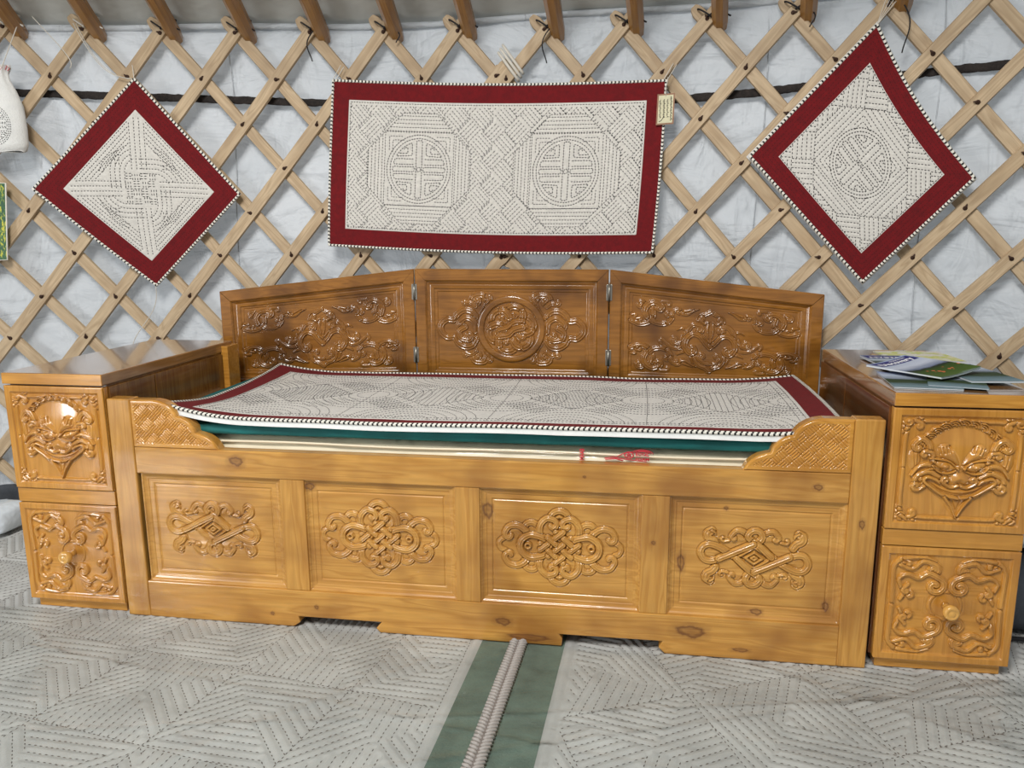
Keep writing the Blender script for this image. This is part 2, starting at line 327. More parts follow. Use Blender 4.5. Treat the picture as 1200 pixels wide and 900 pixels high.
class Relief:
    """a carved board: height grid over a w x h board (metres), carved stroke by stroke"""
    def __init__(s, w, h, res=0.0014, x0=0, y0=0):
        s.w, s.h, s.x0, s.y0 = w, h, x0, y0; s.nx = int(w/res)+2; s.ny = int(h/res)+2
        s.xs = np.linspace(x0, x0+w, s.nx); s.ys = np.linspace(y0, y0+h, s.ny); s.X, s.Y = np.meshgrid(s.xs, s.ys); s.Z = np.zeros_like(s.X); s.cutd = 0.0048
    def win(s, P, m):
        i0, i1 = np.searchsorted(s.xs, [P[:, 0].min()-m, P[:, 0].max()+m]); j0, j1 = np.searchsorted(s.ys, [P[:, 1].min()-m, P[:, 1].max()+m])
        return slice(j0, j1), slice(i0, i1)
    def dist(s, P, sl):
        X = s.X[sl]; Y = s.Y[sl]; D = np.full(X.shape, 1e9); Tt = np.zeros(X.shape); n = len(P)-1
        for k in range(n):
            a, b = P[k], P[k+1]; d = b-a; L = d@d
            if L < 1e-14: continue
            t = np.clip(((X-a[0])*d[0]+(Y-a[1])*d[1])/L, 0, 1); q = (X-a[0]-t*d[0])**2+(Y-a[1]-t*d[1])**2
            m = q < D; D = np.where(m, q, D); Tt = np.where(m, (k+t)/n, Tt)
        return np.sqrt(D), Tt
    def stroke(s, P, wd, H=0.005, groove=0.35, taper=(1, 1), over=True, edge=0.0012, base=0.0):
        """a raised band with rounded shoulders and a centre line; cuts a thin line round itself"""
        P = np.asarray(P, float); sl = s.win(P, wd*1.6+edge*3)
        if sl[0].start >= sl[0].stop or sl[1].start >= sl[1].stop: return
        D, T = s.dist(P, sl); ww = wd*(taper[0]+(taper[1]-taper[0])*T); q = D/ww
        prof = H*np.sqrt(np.clip(1-np.clip(q, 0, 1)**4, 0, 1))
        if groove: prof = prof - H*groove*np.exp(-((q-0.40)/0.15)**2)
        Zs = s.Z[sl]; cut = s.cutd*np.exp(-((D-ww)/edge)**2)
        if over: Zn = np.where(q < 1, base+prof, Zs) - np.where(q < 1, cut*0.6, cut)
        else: Zn = np.maximum(Zs, np.where(q < 1, base+prof, -1)); 
        s.Z[sl] = Zn
    def line(s, P, wd=0.0015, depth=0.002):
        P = np.asarray(P, float); sl = s.win(P, wd*3)
        if sl[0].start >= sl[0].stop or sl[1].start >= sl[1].stop: return
        D, _ = s.dist(P, sl); s.Z[sl] -= depth*np.exp(-(D/wd)**2)
    def inside(s, poly, sl):
        X = s.X[sl]; Y = s.Y[sl]; ins = np.zeros(X.shape, bool); n = len(poly)
        for i in range(n):
            (x1, y1), (x2, y2) = poly[i], poly[(i+1) % n]
            if y1 == y2: continue
            c = ((y1 > Y) != (y2 > Y)) & (X < (x2-x1)*(Y-y1)/(y2-y1)+x1); ins ^= c
        return ins
    def fill(s, poly, H, soft=0.004, add=True):
        poly = np.asarray(poly, float); sl = s.win(poly, 0.004)
        ins = s.inside(poly, sl); D, _ = s.dist(np.vstack([poly, poly[:1]]), sl)
        h = H*(1-np.exp(-(D/soft)**1.3)); Zs = s.Z[sl]
        s.Z[sl] = np.where(ins, (Zs if add else 0)+h, Zs - 0.0015*np.exp(-(D/0.0012)**2))
    def ground(s, P, r, depth):
        """the dished ground round the carving"""
        P = np.asarray(P, float); sl = s.win(P, r*2.2); D, _ = s.dist(P, sl); Zs = s.Z[sl]; s.Z[sl] = np.where(Zs < 0.0008, np.minimum(Zs, -depth*np.exp(-(D/r)**4)), Zs)
    def mesh(s, name, mats, fn, parent, mask=None):
        """fn(X,Y,Z) -> world xyz arrays"""
        x, y, z = fn(s.X, s.Y, s.Z); V = np.stack([x, y, z], -1).reshape(-1, 3) - np.array(ORG[parent.name])
        I = np.arange(s.nx*s.ny).reshape(s.ny, s.nx)
        Fc = np.stack([I[:-1, :-1], I[:-1, 1:], I[1:, 1:], I[1:, :-1]], -1).reshape(-1, 4)
        if mask is not None:
            mk = (mask[:-1, :-1] & mask[:-1, 1:] & mask[1:, 1:] & mask[1:, :-1]).ravel(); Fc = Fc[mk]
            used = np.unique(Fc); re = np.full(len(V), -1); re[used] = np.arange(len(used)); V = V[used]; Fc = re[Fc]
        return link(name, mesh_np(name, V, Fc, mats if isinstance(mats, list) else [mats]), parent)

# ------------------------------------------------------------------ the round wall: arc length / height / distance inwards
CX, RR = -0.1495, 6.0564; CY = 1.04 - RR
def cyl(a, z, off=0.0):
    a = np.asarray(a, float); th = a/RR; r = RR - np.asarray(off, float)
    return np.stack(np.broadcast_arrays(CX + r*np.sin(th), CY + r*np.cos(th), z), -1)

# ================================================================== SETTING
def grid_obj(name, fn, nu, nv, mat, kind=None, parent=None, two=None):
    u, v = np.meshgrid(np.linspace(0, 1, nu), np.linspace(0, 1, nv)); P = fn(u, v).reshape(-1, 3)
    if parent is not None: P = P - np.array(ORG[parent.name])
    I = np.arange(nu*nv).reshape(nv, nu); Fc = np.stack([I[:-1, :-1], I[:-1, 1:], I[1:, 1:], I[1:, :-1]], -1).reshape(-1, 4)
    return link(name, mesh_np(name, P, Fc, [mat]), parent, kind)

MB().box((-5.5, -4.5, -0.08), (5.5, 1.6, -0.012), 0).build('floor', plain('trodden_earth', (110, 104, 94), 0.9, var=0.2), kind='structure')
def wall_fn(u, v):
    a = -3.4 + 6.8*u; z = 0.055 + 1.775*v
    w = 0.013*fbm(a*2.2+z*1.3, z*3.4-a*0.6, 4) + 0.015*fbm(a*3.2+z*2.2, z*9-a*2.0, 3, 1) + 0.006*(1-np.abs(2*fbm(a*2.5-z*3, z*7+a*3, 3, 2)))
    sag = 0.010*np.sin(a*3.1+2*np.sin(z*4)) * (1-v)
    return cyl(a, z, -0.034 + w + sag - 0.012*(1-v))
grid_obj('wall_back', wall_fn, 700, 240, M_CLOTH, 'structure')
def roof_fn(u, v):
    a = -3.4 + 6.8*u; w = 0.016*fbm(a*2.5, v*5+a*0.5, 4, 2) + 0.018*np.sin(v*PI)*np.cos(a*2*PI/0.2744)
    return cyl(a*(1-0.28*v), 1.825 + 0.85*v + w, -0.06 + 1.75*v)
grid_obj('ceiling', roof_fn, 300, 60, plain('grey_white_roof_cotton', (196, 196, 190), 0.8, bs=5, bd=0.03, bstr=0.5), 'structure')
a_ = np.linspace(-3.3, 3.3, 160)
MB().tube(cyl(a_, 1.822 + 0.006*np.sin(a_*5), -0.02), 0.011, 8).build('trim_1', M_CLOTH, kind='structure')
for k_, a0 in enumerate((-0.95, 0.98, 1.50)):      # stitched seams running down the lining
    zz = np.linspace(0.2, 1.78, 60); mbs = MB().tube(cyl(a0 + 0.012*np.sin(zz*5), zz, -0.026 + 0.003*np.sin(zz*23)), 0.0022, 6)
    mbs.build('trim_%d' % (k_+2), M_CLOTH, kind='structure')

# dark grey felt skirt along the foot of the wall
def skirt_fn(u, v):
    a = -3.3 + 6.6*u; return cyl(a, -0.01 + 0.105*v, 0.0 - 0.02*v + 0.02*fbm(a*4, v*3, 3))
sk = grid_obj('trim_5', skirt_fn, 240, 10, M_DARKFELT, 'structure')

# ---- the dark hair band that ties the wall
aa = np.linspace(-3.0, 3.0, 400)
zz = np.interp(aa, [-3, -1.625, -1.09, -.595, 0.1, .774, 1.105, 1.503, 1.708, 3], [1.60, 1.589, 1.575, 1.554, 1.525, 1.523, 1.538, 1.560, 1.560, 1.57])
zz = np.convolve(np.pad(zz, 12, 'edge'), np.ones(25)/25, 'valid')
mb = MB(); V = []; n = 10
for i, (a, z) in enumerate(zip(aa, zz)):
    for j in range(n):
        t = 2*PI*j/n; k = 1 + 0.35*(RNG.random()-.5)
        V.append(cyl(a, z + 0.0135*math.sin(t)*k, -0.012 + 0.004*math.cos(t)*k))
Fc = [[i*n+j, i*n+(j+1) % n, (i+1)*n+(j+1) % n, (i+1)*n+j] for i in range(len(aa)-1) for j in range(n)]
mb.add(V, Fc, 0, True)
top_mesh('wall_band', mb, M_HAIR, tuple(cyl(0, 1.52, 0)), 'dark woven hair band running round the wall behind the lattice', 'band')

# ---- lattice wall sections
SLW = 0.0225
def node(sec, c, r):
    s_, b_, z_, t_, sh, dz = sec
    return b_ + (c-5.5)*s_ + sh*(r-1), z_ + t_*(c-5.5) - (r-1)*dz
SECL = (0.2727, 0.0563, 1.7813, -0.0036, 0.0039, 0.1595)
SECR = (0.2766, 0.0969, 1.7675, -0.0011, -0.0020, 0.1559)
def slat_pts(sec, inv, kind, cmin, cmax):
    rs = []
    for r in range(1, 13):
        c = inv - (r-1)/2 if kind == '/' else inv + (r-1)/2
        if cmin-1e-6 <= c <= cmax+1e-6: rs.append((c, r))
    return rs
def lattice(sec, cmin, cmax, name, label):
    root = thing(name, tuple(cyl(node(sec, (cmin+cmax)/2, 12)[0], 0.0, 0)), label, 'lattice wall')
    for kind, off, invs in (('\\', 0.004, range(int(cmin)-7, int(cmax)+2)), ('/', 0.0175, range(int(cmin)-1, int(cmax)+8))):
        for inv in invs:
            rs = slat_pts(sec, inv, kind, cmin, cmax)
            if len(rs) < 2: continue
            p0 = np.array(node(sec, *rs[0])); p1 = np.array(node(sec, *rs[-1])); d = (p1-p0)/np.linalg.norm(p1-p0)
            q0 = p0 - d*(0.062 + 0.012*random.random()); q1 = p1 + d*0.045
            if q1[1] < 0.004: q1 = q1 - d*(0.004-q1[1])/(-d[1])*-1 if False else q0 + (q1-q0)*((q0[1]-0.012)/(q0[1]-q1[1]))
            nseg = max(4, int(np.linalg.norm(q1-q0)/0.06)); nrm = np.array([-d[1], d[0]]); wv = SLW*(1+0.10*(random.random()-.5)); th = 0.011
            ts = [0, 0.004, 0.012, 0.024] + list(np.linspace(0.05, np.linalg.norm(q1-q0)-0.03, nseg)) + [np.linalg.norm(q1-q0)-k for k in (0.012, 0.003, 0)]
            V = []; L = ts[-1]; wob = random.random()*6; 
            for t in ts:
                e = min(t, L-t); w = wv*min(1, 0.45 + 0.55*math.sqrt(min(1, e/0.024)))
                c = q0 + d*t + nrm*0.0022*math.sin(t*5+wob); oo = off + 0.0015*math.sin(t*4+wob)
                for (sx, so) in ((-1, 0.12), (-0.86, 1), (0.86, 1), (1, 0.12), (0.9, 0), (-0.9, 0)):
                    a, z = c + nrm*w*sx; V.append(cyl(a, z, oo + th*so))
            n = 6; K = len(ts)
            Fc = [[i*n+j, i*n+(j+1) % n, (i+1)*n+(j+1) % n, (i+1)*n+j] for i in range(K-1) for j in range(n)] + [list(range(n))[::-1], [(K-1)*n+j for j in range(n)]]
            # slat mesh with its own frame so that the grain runs along it
            V = np.array(V); org = cyl(*q0, off); ex = cyl(*(q0+d*0.3), off) - org; ex /= np.linalg.norm(ex)
            ey = np.array([0, 1.0, 0]); ey = ey - ex*(ey@ex); ey /= np.linalg.norm(ey); ez = np.cross(ex, ey)
            RM = np.stack([ex, ey, ez], 1); Vl = (V-org)@RM
            me = mesh_np('slat', Vl, Fc, [M_LAT], smooth=False); o = bpy.data.objects.new('slat', me); C.objects.link(o); o.parent = root
            o.matrix_local = Matrix.Translation(Vector(org)-Vector(ORG[root.name])) @ Matrix(RM.tolist()).to_4x4()
            if kind == '/':
                kb = MB()
                for (c, r) in rs:
                    a, z = node(sec, c, r)
                    if r > 9 or abs(a) > 2.3: continue
                    jx, jz = (random.random()-.5)*0.008, (random.random()-.5)*0.008
                    P = cyl(a+jx, z+jz, off+th)
                    pr = [(0.0, 0.0075), (0.003, 0.0068), (0.005, 0.003), (0.006, 0.001)]
                    ax = cyl(a, z, 1)-cyl(a, z, 0); kb.lathe(pr, P-ax*0.001, ax, 8)
                    tl = 0.009; an = random.random()*PI; kb.tube([P+ax*0.003, P+ax*0.0045+np.array([math.cos(an)*tl, 0, math.sin(an)*tl]), P+ax*0.001+np.array([math.cos(an)*tl*1.6, 0, math.sin(an)*tl*1.6])], [0.004, 0.003, 0.001], 6)
                if kb.n:
                    V2 = (np.concatenate(kb.v)-org)@RM; me = mesh_np('knot', V2, kb.f, [M_LEATHER]); k2 = bpy.data.objects.new('knot', me); C.objects.link(k2); k2.parent = o
    return root
lattice(SECL, -5.0, 5.5, 'lattice_wall', 'pale wooden lattice wall section left of the tied joint above the wide rug')
lattice(SECR, 5.5, 15.0, 'lattice_wall', 'pale wooden lattice wall section right of the tied joint above the wide rug')
# rope round the joint of the two sections
mb = MB(); a0, z0 = 0.105, 1.655
for k in range(3):
    t = np.linspace(0, 2*PI, 24)
    mb.tube(cyl(a0 + 0.048*np.cos(t)*0.75 + 0.008*k, z0 - 0.048*np.cos(t) + 0.012*k, 0.016 + 0.020*np.sin(t)), 0.0055, 8, closed=False)
top_mesh('joint_rope', mb, M_TWINE, tuple(cyl(a0, z0, 0.03)), 'white rope lashing the lattice joint above the wide rug', 'rope')

# ---- roof poles, one in the fork of every pair of slats
poleA = [(c, SECL) for c in range(-4, 6)] + [(c, SECR) for c in range(6, 15)]
SIDEW = ['far beyond the left edge']
polelabels = {0: 'stained roof pole above the left diamond rug, nearest the hanging bag', 1: 'stained roof pole right above the point of the left diamond rug', -1: 'stained roof pole by the hanging white bag at top left',
              2: 'stained roof pole first to the right of the left diamond rug', 3: 'stained roof pole just left of the wide rug', 4: 'stained roof pole above the left end of the wide rug',
              5: 'stained roof pole left of the lashed lattice joint', 6: 'stained roof pole right of the lashed lattice joint', 7: 'stained roof pole above the right half of the wide rug',
              8: 'stained roof pole just right of the wide rug', 9: 'stained roof pole left of the right diamond rug', 10: 'stained roof pole above the point of the right diamond rug'}
for c, sec in poleA:
    if c < -1 or c > 10: continue
    a, z = node(sec, c, 1); a += 0.030; base = cyl(a+0.014, z-0.020, -0.030)
    inw = cyl(a, z, 1)-cyl(a, z, 0); dr = inw*0.90 + np.array([0, 0, 0.436]); dr /= np.linalg.norm(dr)
    base = base + dr*0.0; V = []; Lp = 1.9
    sx = np.cross(dr, [0, 0, 1.0]); sx /= np.linalg.norm(sx); sy = np.cross(sx, dr)
    ts = [0, 0.012, 0.05, 0.4, Lp]; ws = [0.013, 0.022, 0.0265, 0.029, 0.031]
    RM = np.stack([sx, sy, dr], 1); Vl = []
    for t, w in zip(ts, ws):
        for k in range(8):
            an = PI/8 + k*PI/4; rr = w*(1.06); Vl.append((rr*math.cos(an)*1.0, rr*math.sin(an), t))
    n = 8; Fc = [[i*n+j, i*n+(j+1) % n, (i+1)*n+(j+1) % n, (i+1)*n+j] for i in range(len(ts)-1) for j in range(n)] + [list(range(n))[::-1], [(len(ts)-1)*n+j for j in range(n)]]
    o = link('roof_pole', mesh_np('roof_pole', Vl, Fc, [M_POLE], smooth=False)); o.matrix_world = Matrix.Translation(Vector(base)) @ Matrix(RM.tolist()).to_4x4()
    tag(o, polelabels[c], 'roof pole', 'roof poles resting in the forks of the lattice')
    # the dark cord that ties the pole to the fork
    cord = MB(); col = M_TWINE if c in (-1, 0) else M_BLACK
    t = np.linspace(0, 2*PI, 18)
    cord.tube(cyl(a + 0.026*np.cos(t), z + 0.028 + 0.018*np.cos(t+0.5), 0.018 + 0.034*np.sin(t)), 0.0035, 6, closed=False)
    cord.tube(cyl(a - 0.03 + 0.03*np.cos(t), z + 0.018 - 0.02*np.cos(t), 0.016 + 0.024*np.sin(t)), 0.003, 6, closed=False)
    if c in (3, 4, 6, 9, 10):
        L_ = {3: 0.11, 4: 0.05, 6: 0.12, 9: 0.06, 10: 0.16}[c]; s = np.linspace(0, 1, 12); sg = -1 if c in (3, 6) else 1
        cord.tube(cyl(a + sg*(0.035*s + 0.02*np.sin(s*4)), z + 0.01 - L_*s, 0.045 - 0.01*s), 0.0022, 6)
    else:
        s = np.linspace(0, 1, 8); cord.tube(cyl(a+0.02+0.03*s, z+0.018-0.016*s, 0.045), 0.003, 6)
    where = polelabels[c].replace('stained roof pole', 'roof pole')
    top_mesh('pole_tie', cord, col, tuple(cyl(a, z, 0.04)), ('white' if c in (-1, 0) else 'black') + ' cord tying the ' + where, 'cord', 'cords tying the roof poles')

# ================================================================== THE BED
bed = thing('carved_bed', (0, 0.4, 0), 'honey pine day bed with four carved front panels and stepped fretwork corners', 'bed')
for sx in (-1, 1):
    a, b = sorted((sx*1.0, sx*0.932))
    MB().box((a, 0, 0), (b, 0.045, 0.634), 0.0035).build('post', M_BEDV, bed)
MB().box((-0.932, 0.002, 0.425), (0.932, 0.036, 0.500), 0.003).build('top_rail', M_BED, bed)
low = [(-0.932, 0.108), (-0.932, 0.0), (-0.500, 0.0), (-0.480, 0.014), (-0.484, 0.031), (-0.246, 0.031), (-0.262, 0.012), (-0.250, 0.0), (0.245, 0.0), (0.247, 0.02), (0.238, 0.033),
       (0.505, 0.034), (0.495, 0.016), (0.512, 0.0), (0.932, 0.0), (0.932, 0.108)]
MB().prism(low, 0.001, 0.038, 0.0025).build('bottom_rail', M_BED, bed)
for a, b in ((-0.515, -0.447), (-0.035, 0.03), (0.443, 0.513)):
    MB().box((a, 0.003, 0.1085), (b, 0.036, 0.4245), 0.002).build('stile', M_BEDV, bed)
MB().box((-1.0, 0.045, 0.30), (-0.965, 0.86, 0.50), 0.003).build('side_rail', M_BED, bed)
MB().box((0.965, 0.045, 0.30), (1.0, 0.86, 0.50), 0.003).build('side_rail', M_BED, bed)
for k in range(7): MB().box((-0.964, 0.05+k*0.116, 0.355), (0.964, 0.15+k*0.116, 0.374), 0.002).build('slat', M_BED, bed)
MB().box((-0.964, 0.85, 0.02), (0.964, 0.872, 0.44), 0.002).build('back_board', M_BED, bed)

def panel_frame(R, w, h):
    """raised moulding round a front panel, then a fielded flat with an incised line"""
    dx = np.minimum(R.X-R.x0, R.x0+w-R.X); dy = np.minimum(R.Y-R.y0, R.y0+h-R.Y); d = np.minimum(dx, dy)
    R.Z += np.interp(d, [0, 0.003, 0.006, 0.012, 0.016, 0.0165, 0.030, 0.0315, 0.034, 0.036, 1], [0.004, 0.004, 0.0005, -0.002, -0.002, -0.004, -0.004, -0.0065, -0.0065, -0.0045, -0.0045])
def knot_outer(R, cx, cy, S=1.0):
    u = 0.000268*S; f = lambda P: np.stack([cx+np.asarray(P, float)[:, 0]*u, cy+np.asarray(P, float)[:, 1]*u], -1); b0 = -0.0052; w = 0.0088*S; H = 0.0058; g = .38
    R.ground(f([(-330, 100), (330, 100)]), 0.022, 0.0078); R.ground(f([(-330, -100), (330, -100)]), 0.022, 0.0078); R.ground(f([(-250, 0), (250, 0)]), 0.034, 0.0078)
    for P in mir4(cat([(-345, 112), (-372, 150), (-418, 180), (-425, 225), (-390, 248)])): R.stroke(f(P), w*1.25, H*.85, g, (.9, 1.0), base=b0)
    for P in mir4(cat([(-390, 252), (-360, 232), (-352, 205)])): R.stroke(f(P), w*.5, H*.8, 0, (1, .4), base=b0)
    for P in mir4(sc([(-60, 205), (-105, 252), (-165, 262), (-210, 215)], 36, 1, .55)): R.stroke(f(P), w*.95, H*.9, g, (1, .6), base=b0)
    for P in mir4(sc([(-232, 160), (-275, 150)], 30, -1, .6)): R.stroke(f(P), w*.6, H*.7, .3, (.8, .6), base=b0)
    half = [(155, 15), (45, 118), (-30, 172), (-62, 215), (-32, 258), (5, 270), (45, 255), (66, 212), (45, 165), (-10, 135), (-70, 105), (-225, 25), (-330, -28), (-400, -48), (-455, -30), (-485, 35), (-462, 92), (-410, 116), (-345, 102), (-240, 45), (-155, -15)]
    P = f(cat([p for p in half[:-1]] + [(-x, -y) for x, y in half[:-1]], True, 7)); R.stroke(P, w, H, g, base=b0); n = len(P)
    for k in (0.25, 0.13, 0.045): R.stroke(f(np.array([(-k, 0), (0, k*.72), (k, 0), (0, -k*.72), (-k, 0)])*600), 0.0036*S, H*.95, 0.0, base=b0)
    m = 7*20
    for a, b in ((0, 12), (7*9, 7*12), (m, m+12), (m+7*9, m+7*12)): R.stroke(P[a:b], w, H*1.08, g, base=b0)
def knot_inner(R, cx, cy, S=1.0):
    u = 0.000288*S; f = lambda P: np.stack([cx+np.asarray(P, float)[:, 0]*u, cy+np.asarray(P, float)[:, 1]*u], -1); b0 = -0.0052; w = 0.0090*S; H = .0058; g = .38
    R.ground(f([(-380, 0), (380, 0)]), 0.046*S, 0.0078); R.ground(f([(0, -190), (0, 190)]), 0.046*S, 0.0078)
    for P in mir2(cat([(-492, 70), (-535, 45), (-548, 5), (-530, -35), (-492, -55)])): R.stroke(f(P), w*.8, H*.8, g, base=b0)
    for P in mir4(cat([(-322, 150), (-298, 208), (-245, 225), (-198, 195), (-192, 130)])): R.stroke(f(P), w*.95, H*.85, g, base=b0)
    for P in mir4(sc([(-278, 105), (-320, 160), (-385, 192), (-455, 178), (-492, 128)], 52, 1, .50)): R.stroke(f(P), w*1.05, H*.95, g, (1, .75), base=b0)
    for s_ in (1, -1): R.stroke(f(cat([(-85, s_*285), (-50, s_*328), (0, s_*345), (50, s_*328), (85, s_*285)])), w*.95, H*.85, g, base=b0)
    for s_ in (1, -1): R.stroke(f([(-34, s_*275), (0, s_*295), (34, s_*275)]), w*.5, H*.7, 0, base=b0)
    for P in mir4(sc([(-95, -10), (-150, 60), (-178, 140), (-165, 220), (-110, 272), (-55, 262)], 55, -1, .62)): R.stroke(f(P), w*1.08, H, g, (1, .75), base=b0)
    for s_ in (-1, 1): R.stroke(f(cat([(s_*110, 70), (s_*190, 10) if False else (s_*185, 98), (s_*265, 108), (s_*335, 65), (s_*358, 0), (s_*335, -65), (s_*265, -108), (s_*185, -98), (s_*110, -70)])), w, H*1.02, g, base=b0)
    R.stroke(f(circ(-285, 0, 24, 14)), w*.4, H*.8, 0, base=b0); R.stroke(f(circ(285, 0, 24, 14)), w*.4, H*.8, 0, base=b0)
    gg = [-88, 0, 88]; q = math.sqrt(.5)
    def ln(ax, k, t0, t1):
        A = np.array([(t0, gg[k]), (t1, gg[k])], float) if ax == 0 else np.array([(gg[k], t0), (gg[k], t1)], float)
        return f(np.stack([(A[:, 0]-A[:, 1])*q*1.12, (A[:, 0]+A[:, 1])*q*.95], -1))
    for ax in (0, 1):
        for k in range(3): R.stroke(ln(ax, k, -128, 128), w*.86, H*1.05, g, base=b0)
    for i in range(3):
        for j in range(3):
            ax = (i+j) % 2; k, o = (i, j) if ax == 0 else (j, i); R.stroke(ln(ax, k, gg[o]-44, gg[o]+44), w*.86, H*1.2, g, base=b0)
for a, b, kind in ((-0.515-0.409, -0.515, 'o'), (-0.447, -0.035, 'i'), (0.03, 0.443, 'i'), (0.513, 0.932, 'o')):
    R = Relief(b-a, 0.3165, 0.00135, a, 0.1082); panel_frame(R, b-a, 0.3165)
    (knot_outer if kind == 'o' else knot_inner)(R, (a+b)/2 - (0.006 if a < 0 else 0), 0.268, 1.0)
    o = R.mesh('carved_panel', M_PANEL, lambda X, Y, Z: (X, 0.0125-Z, Y), bed)
    o['label'] = 'panel carved with a diamond looped knot' if kind == 'o' else 'panel carved with an endless knot in cloud scrolls'

# stepped fretwork corners
outl = [(0.933, 0.632), (0.862, 0.633), (0.838, 0.628), (0.815, 0.616), (0.800, 0.600), (0.796, 0.590), (0.786, 0.588), (0.766, 0.577), (0.751, 0.561), (0.745, 0.545), (0.735, 0.543), (0.712, 0.533), (0.694, 0.518), (0.683, 0.4995), (0.933, 0.4995)]
outl = [tuple(p) for p in np.vstack([[outl[0]], cat(outl[1:6], n=5), cat(outl[6:10], n=5), cat(outl[10:14], n=5), [outl[14]]])]
for s in (-1, 1):
    pl = [(s*x, z) for x, z in outl]
    if s < 0: pl = pl[::-1]
    brk = MB().prism(pl, 0.006, 0.036, 0.0015).build('fretwork_corner', M_BED, bed)
    R = Relief(0.255, 0.136, 0.0009, min(s*0.933, s*0.68), 0.4993)
    P = np.array(pl); sl = (slice(None), slice(None)); ins = R.inside(P, sl); D, _ = R.dist(np.vstack([P, P[:1]]), sl)
    q = math.sqrt(.5); A = (R.X*q+R.Y*q)/0.0064; B = (-R.X*q+R.Y*q)/0.0064
    # basket weave: bundles of three ridges
    def ridges(t): return np.abs(np.sin(PI*t))**0.6
    i3 = np.floor(A/3); j3 = np.floor(B/3)
    if s > 0: A, B = B, A; i3, j3 = j3, i3
    horiz = (np.mod(i3+2*j3, 5) < 2.5)
    wv = np.where(horiz, ridges(B)*0.9 + 0.25*(np.abs((A/3) % 1-.5) < .42), ridges(A)*0.9 + 0.25*(np.abs((B/3) % 1-.5) < .42))
    rim = 1/(1+np.exp((D-0.0125)/0.0006)); R.Z = 0.0006 + wv*0.0046*(1-rim) + 0.0050*rim
    R.Z = R.Z*(1/(1+np.exp(-(D-0.0015)/0.0007)))
    R.mesh('fretwork', M_CAB, lambda X, Y, Z: (X, 0.0062-Z, Y), brk, mask=ins)

# ---- mattresses
def slab(x0, x1, y0, y1, z0, z1, nx, ny, bul, amp, seed, front_extra=0.0):
    """a soft slab as a rounded box with puckered faces"""
    prof = []; m = MB(); K = 9; V = []; r = (z1-z0)/2
    xs = np.linspace(x0, x1, nx); rows = []
    for k in range(K):                                     # front roll
        an = -PI/2 + PI*k/(K-1); rows.append((lambda x, an=an: (y0 + r*0.45 - r*0.45*math.cos(an)*1.0, (z0+z1)/2 + r*math.sin(an))))
    P = []
    for k in range(K):
        an = -PI/2 + PI*k/(K-1)
        P.append(np.stack([xs, np.full(nx, y0 + r*0.6*(1-math.cos(an))) + amp*fbm(xs*9+seed, np.full(nx, k*0.35+seed), 3)*math.cos(an), np.full(nx, (z0+z1)/2 + r*math.sin(an)) + (amp*0.6*fbm(xs*3+seed, np.full(nx, 2.0), 2) if k > 4 else 0)], -1))
    for j in range(1, ny+1):
        y = y0 + r*0.6 + (y1-y0-r*0.6)*j/ny
        P.append(np.stack([xs, np.full(nx, y), z1 + amp*0.6*fbm(xs*3+seed, np.full(nx, 2.0+j*0.3), 2)], -1))
    P.append(np.stack([xs, np.full(nx, y1), np.full(nx, z0)], -1)); P.append(P[0].copy())
    n = len(P); V = np.array(P).reshape(-1, 3); Fc = [[i*nx+j, i*nx+j+1, (i+1)*nx+j+1, (i+1)*nx+j] for i in range(n-1) for j in range(nx-1)]
    Fc += [[i*nx for i in range(n-1)], [i*nx+nx-1 for i in range(n-1)][::-1]]
    m.add(V, Fc, 0, True); return m
mt = thing('mattress', (0, 0.44, 0.375), 'cream mattress in clear plastic lying in the bed under the teal pad', 'mattress')
slab(-0.955, 0.955, 0.040, 0.845, 0.376, 0.533, 240, 12, 0, 0.006, 1.0).build('mattress_body', M_MATT, mt)
MB().tube([(x, 0.043, 0.515+0.002*math.sin(x*9)) for x in np.linspace(-0.94, 0.94, 120)], 0.0035, 6).build('piping', M_MATT, mt)
def wrap_mat():
    m = M_FILM.copy(); m.name = 'clear_wrap'; [setattr(n.inputs[0], 'default_value', 1.18) for n in m.node_tree.nodes if n.type == 'FRESNEL']; return m
wr = slab(-0.960, 0.960, 0.0375, 0.849, 0.3755, 0.5355, 240, 12, 0, 0.004, 1.0).build('plastic_wrap', wrap_mat(), mt)
# red print on the front of the mattress
pm = MB()
def text_mesh(body, size, fn, mb, mi=0, bold=False, extr=0.0004, width=None):
    cu = bpy.data.curves.new('t', 'FONT'); cu.body = body; cu.size = size; cu.extrude = extr; cu.resolution_u = 3; cu.align_x = 'LEFT'
    if bold: cu.offset = size*0.02
    ob = bpy.data.objects.new('t', cu); C.objects.link(ob); dg = bpy.context.evaluated_depsgraph_get(); me = bpy.data.meshes.new_from_object(ob.evaluated_get(dg))
    V = np.array([v.co[:] for v in me.vertices]); Fc = [list(p.vertices) for p in me.polygons]
    bpy.data.objects.remove(ob); bpy.data.curves.remove(cu)
    if width: V[:, 0] *= width/(V[:, 0].max())
    mb.add([fn(*v) for v in V], Fc, mi); bpy.data.meshes.remove(me)
YP = 0.0405
def fr(x0, z0): return lambda x, y, z: (x0+x, YP - 0.0045 - z, z0+y)
def frr(x0, z0): return lambda x, y, z: (x0-y, YP - 0.0045 - z, z0+x)
text_mesh('MAAB', 0.016, frr(0.296, 0.500), pm, bold=True, width=0.030)
text_mesh('ROYAL', 0.012, fr(0.425, 0.5155), pm, bold=True, width=0.034); text_mesh('FOAM', 0.010, fr(0.425, 0.5035), pm, bold=True, width=0.034)
for k in range(3):
    t = np.linspace(0.1, PI-0.2, 14); pm.tube(np.stack([0.442+0.016*(1+k*.35)*np.cos(t), np.full(14, YP-0.004), 0.520+0.007*(1+k*.35)*np.sin(t)], -1), 0.0009, 5)
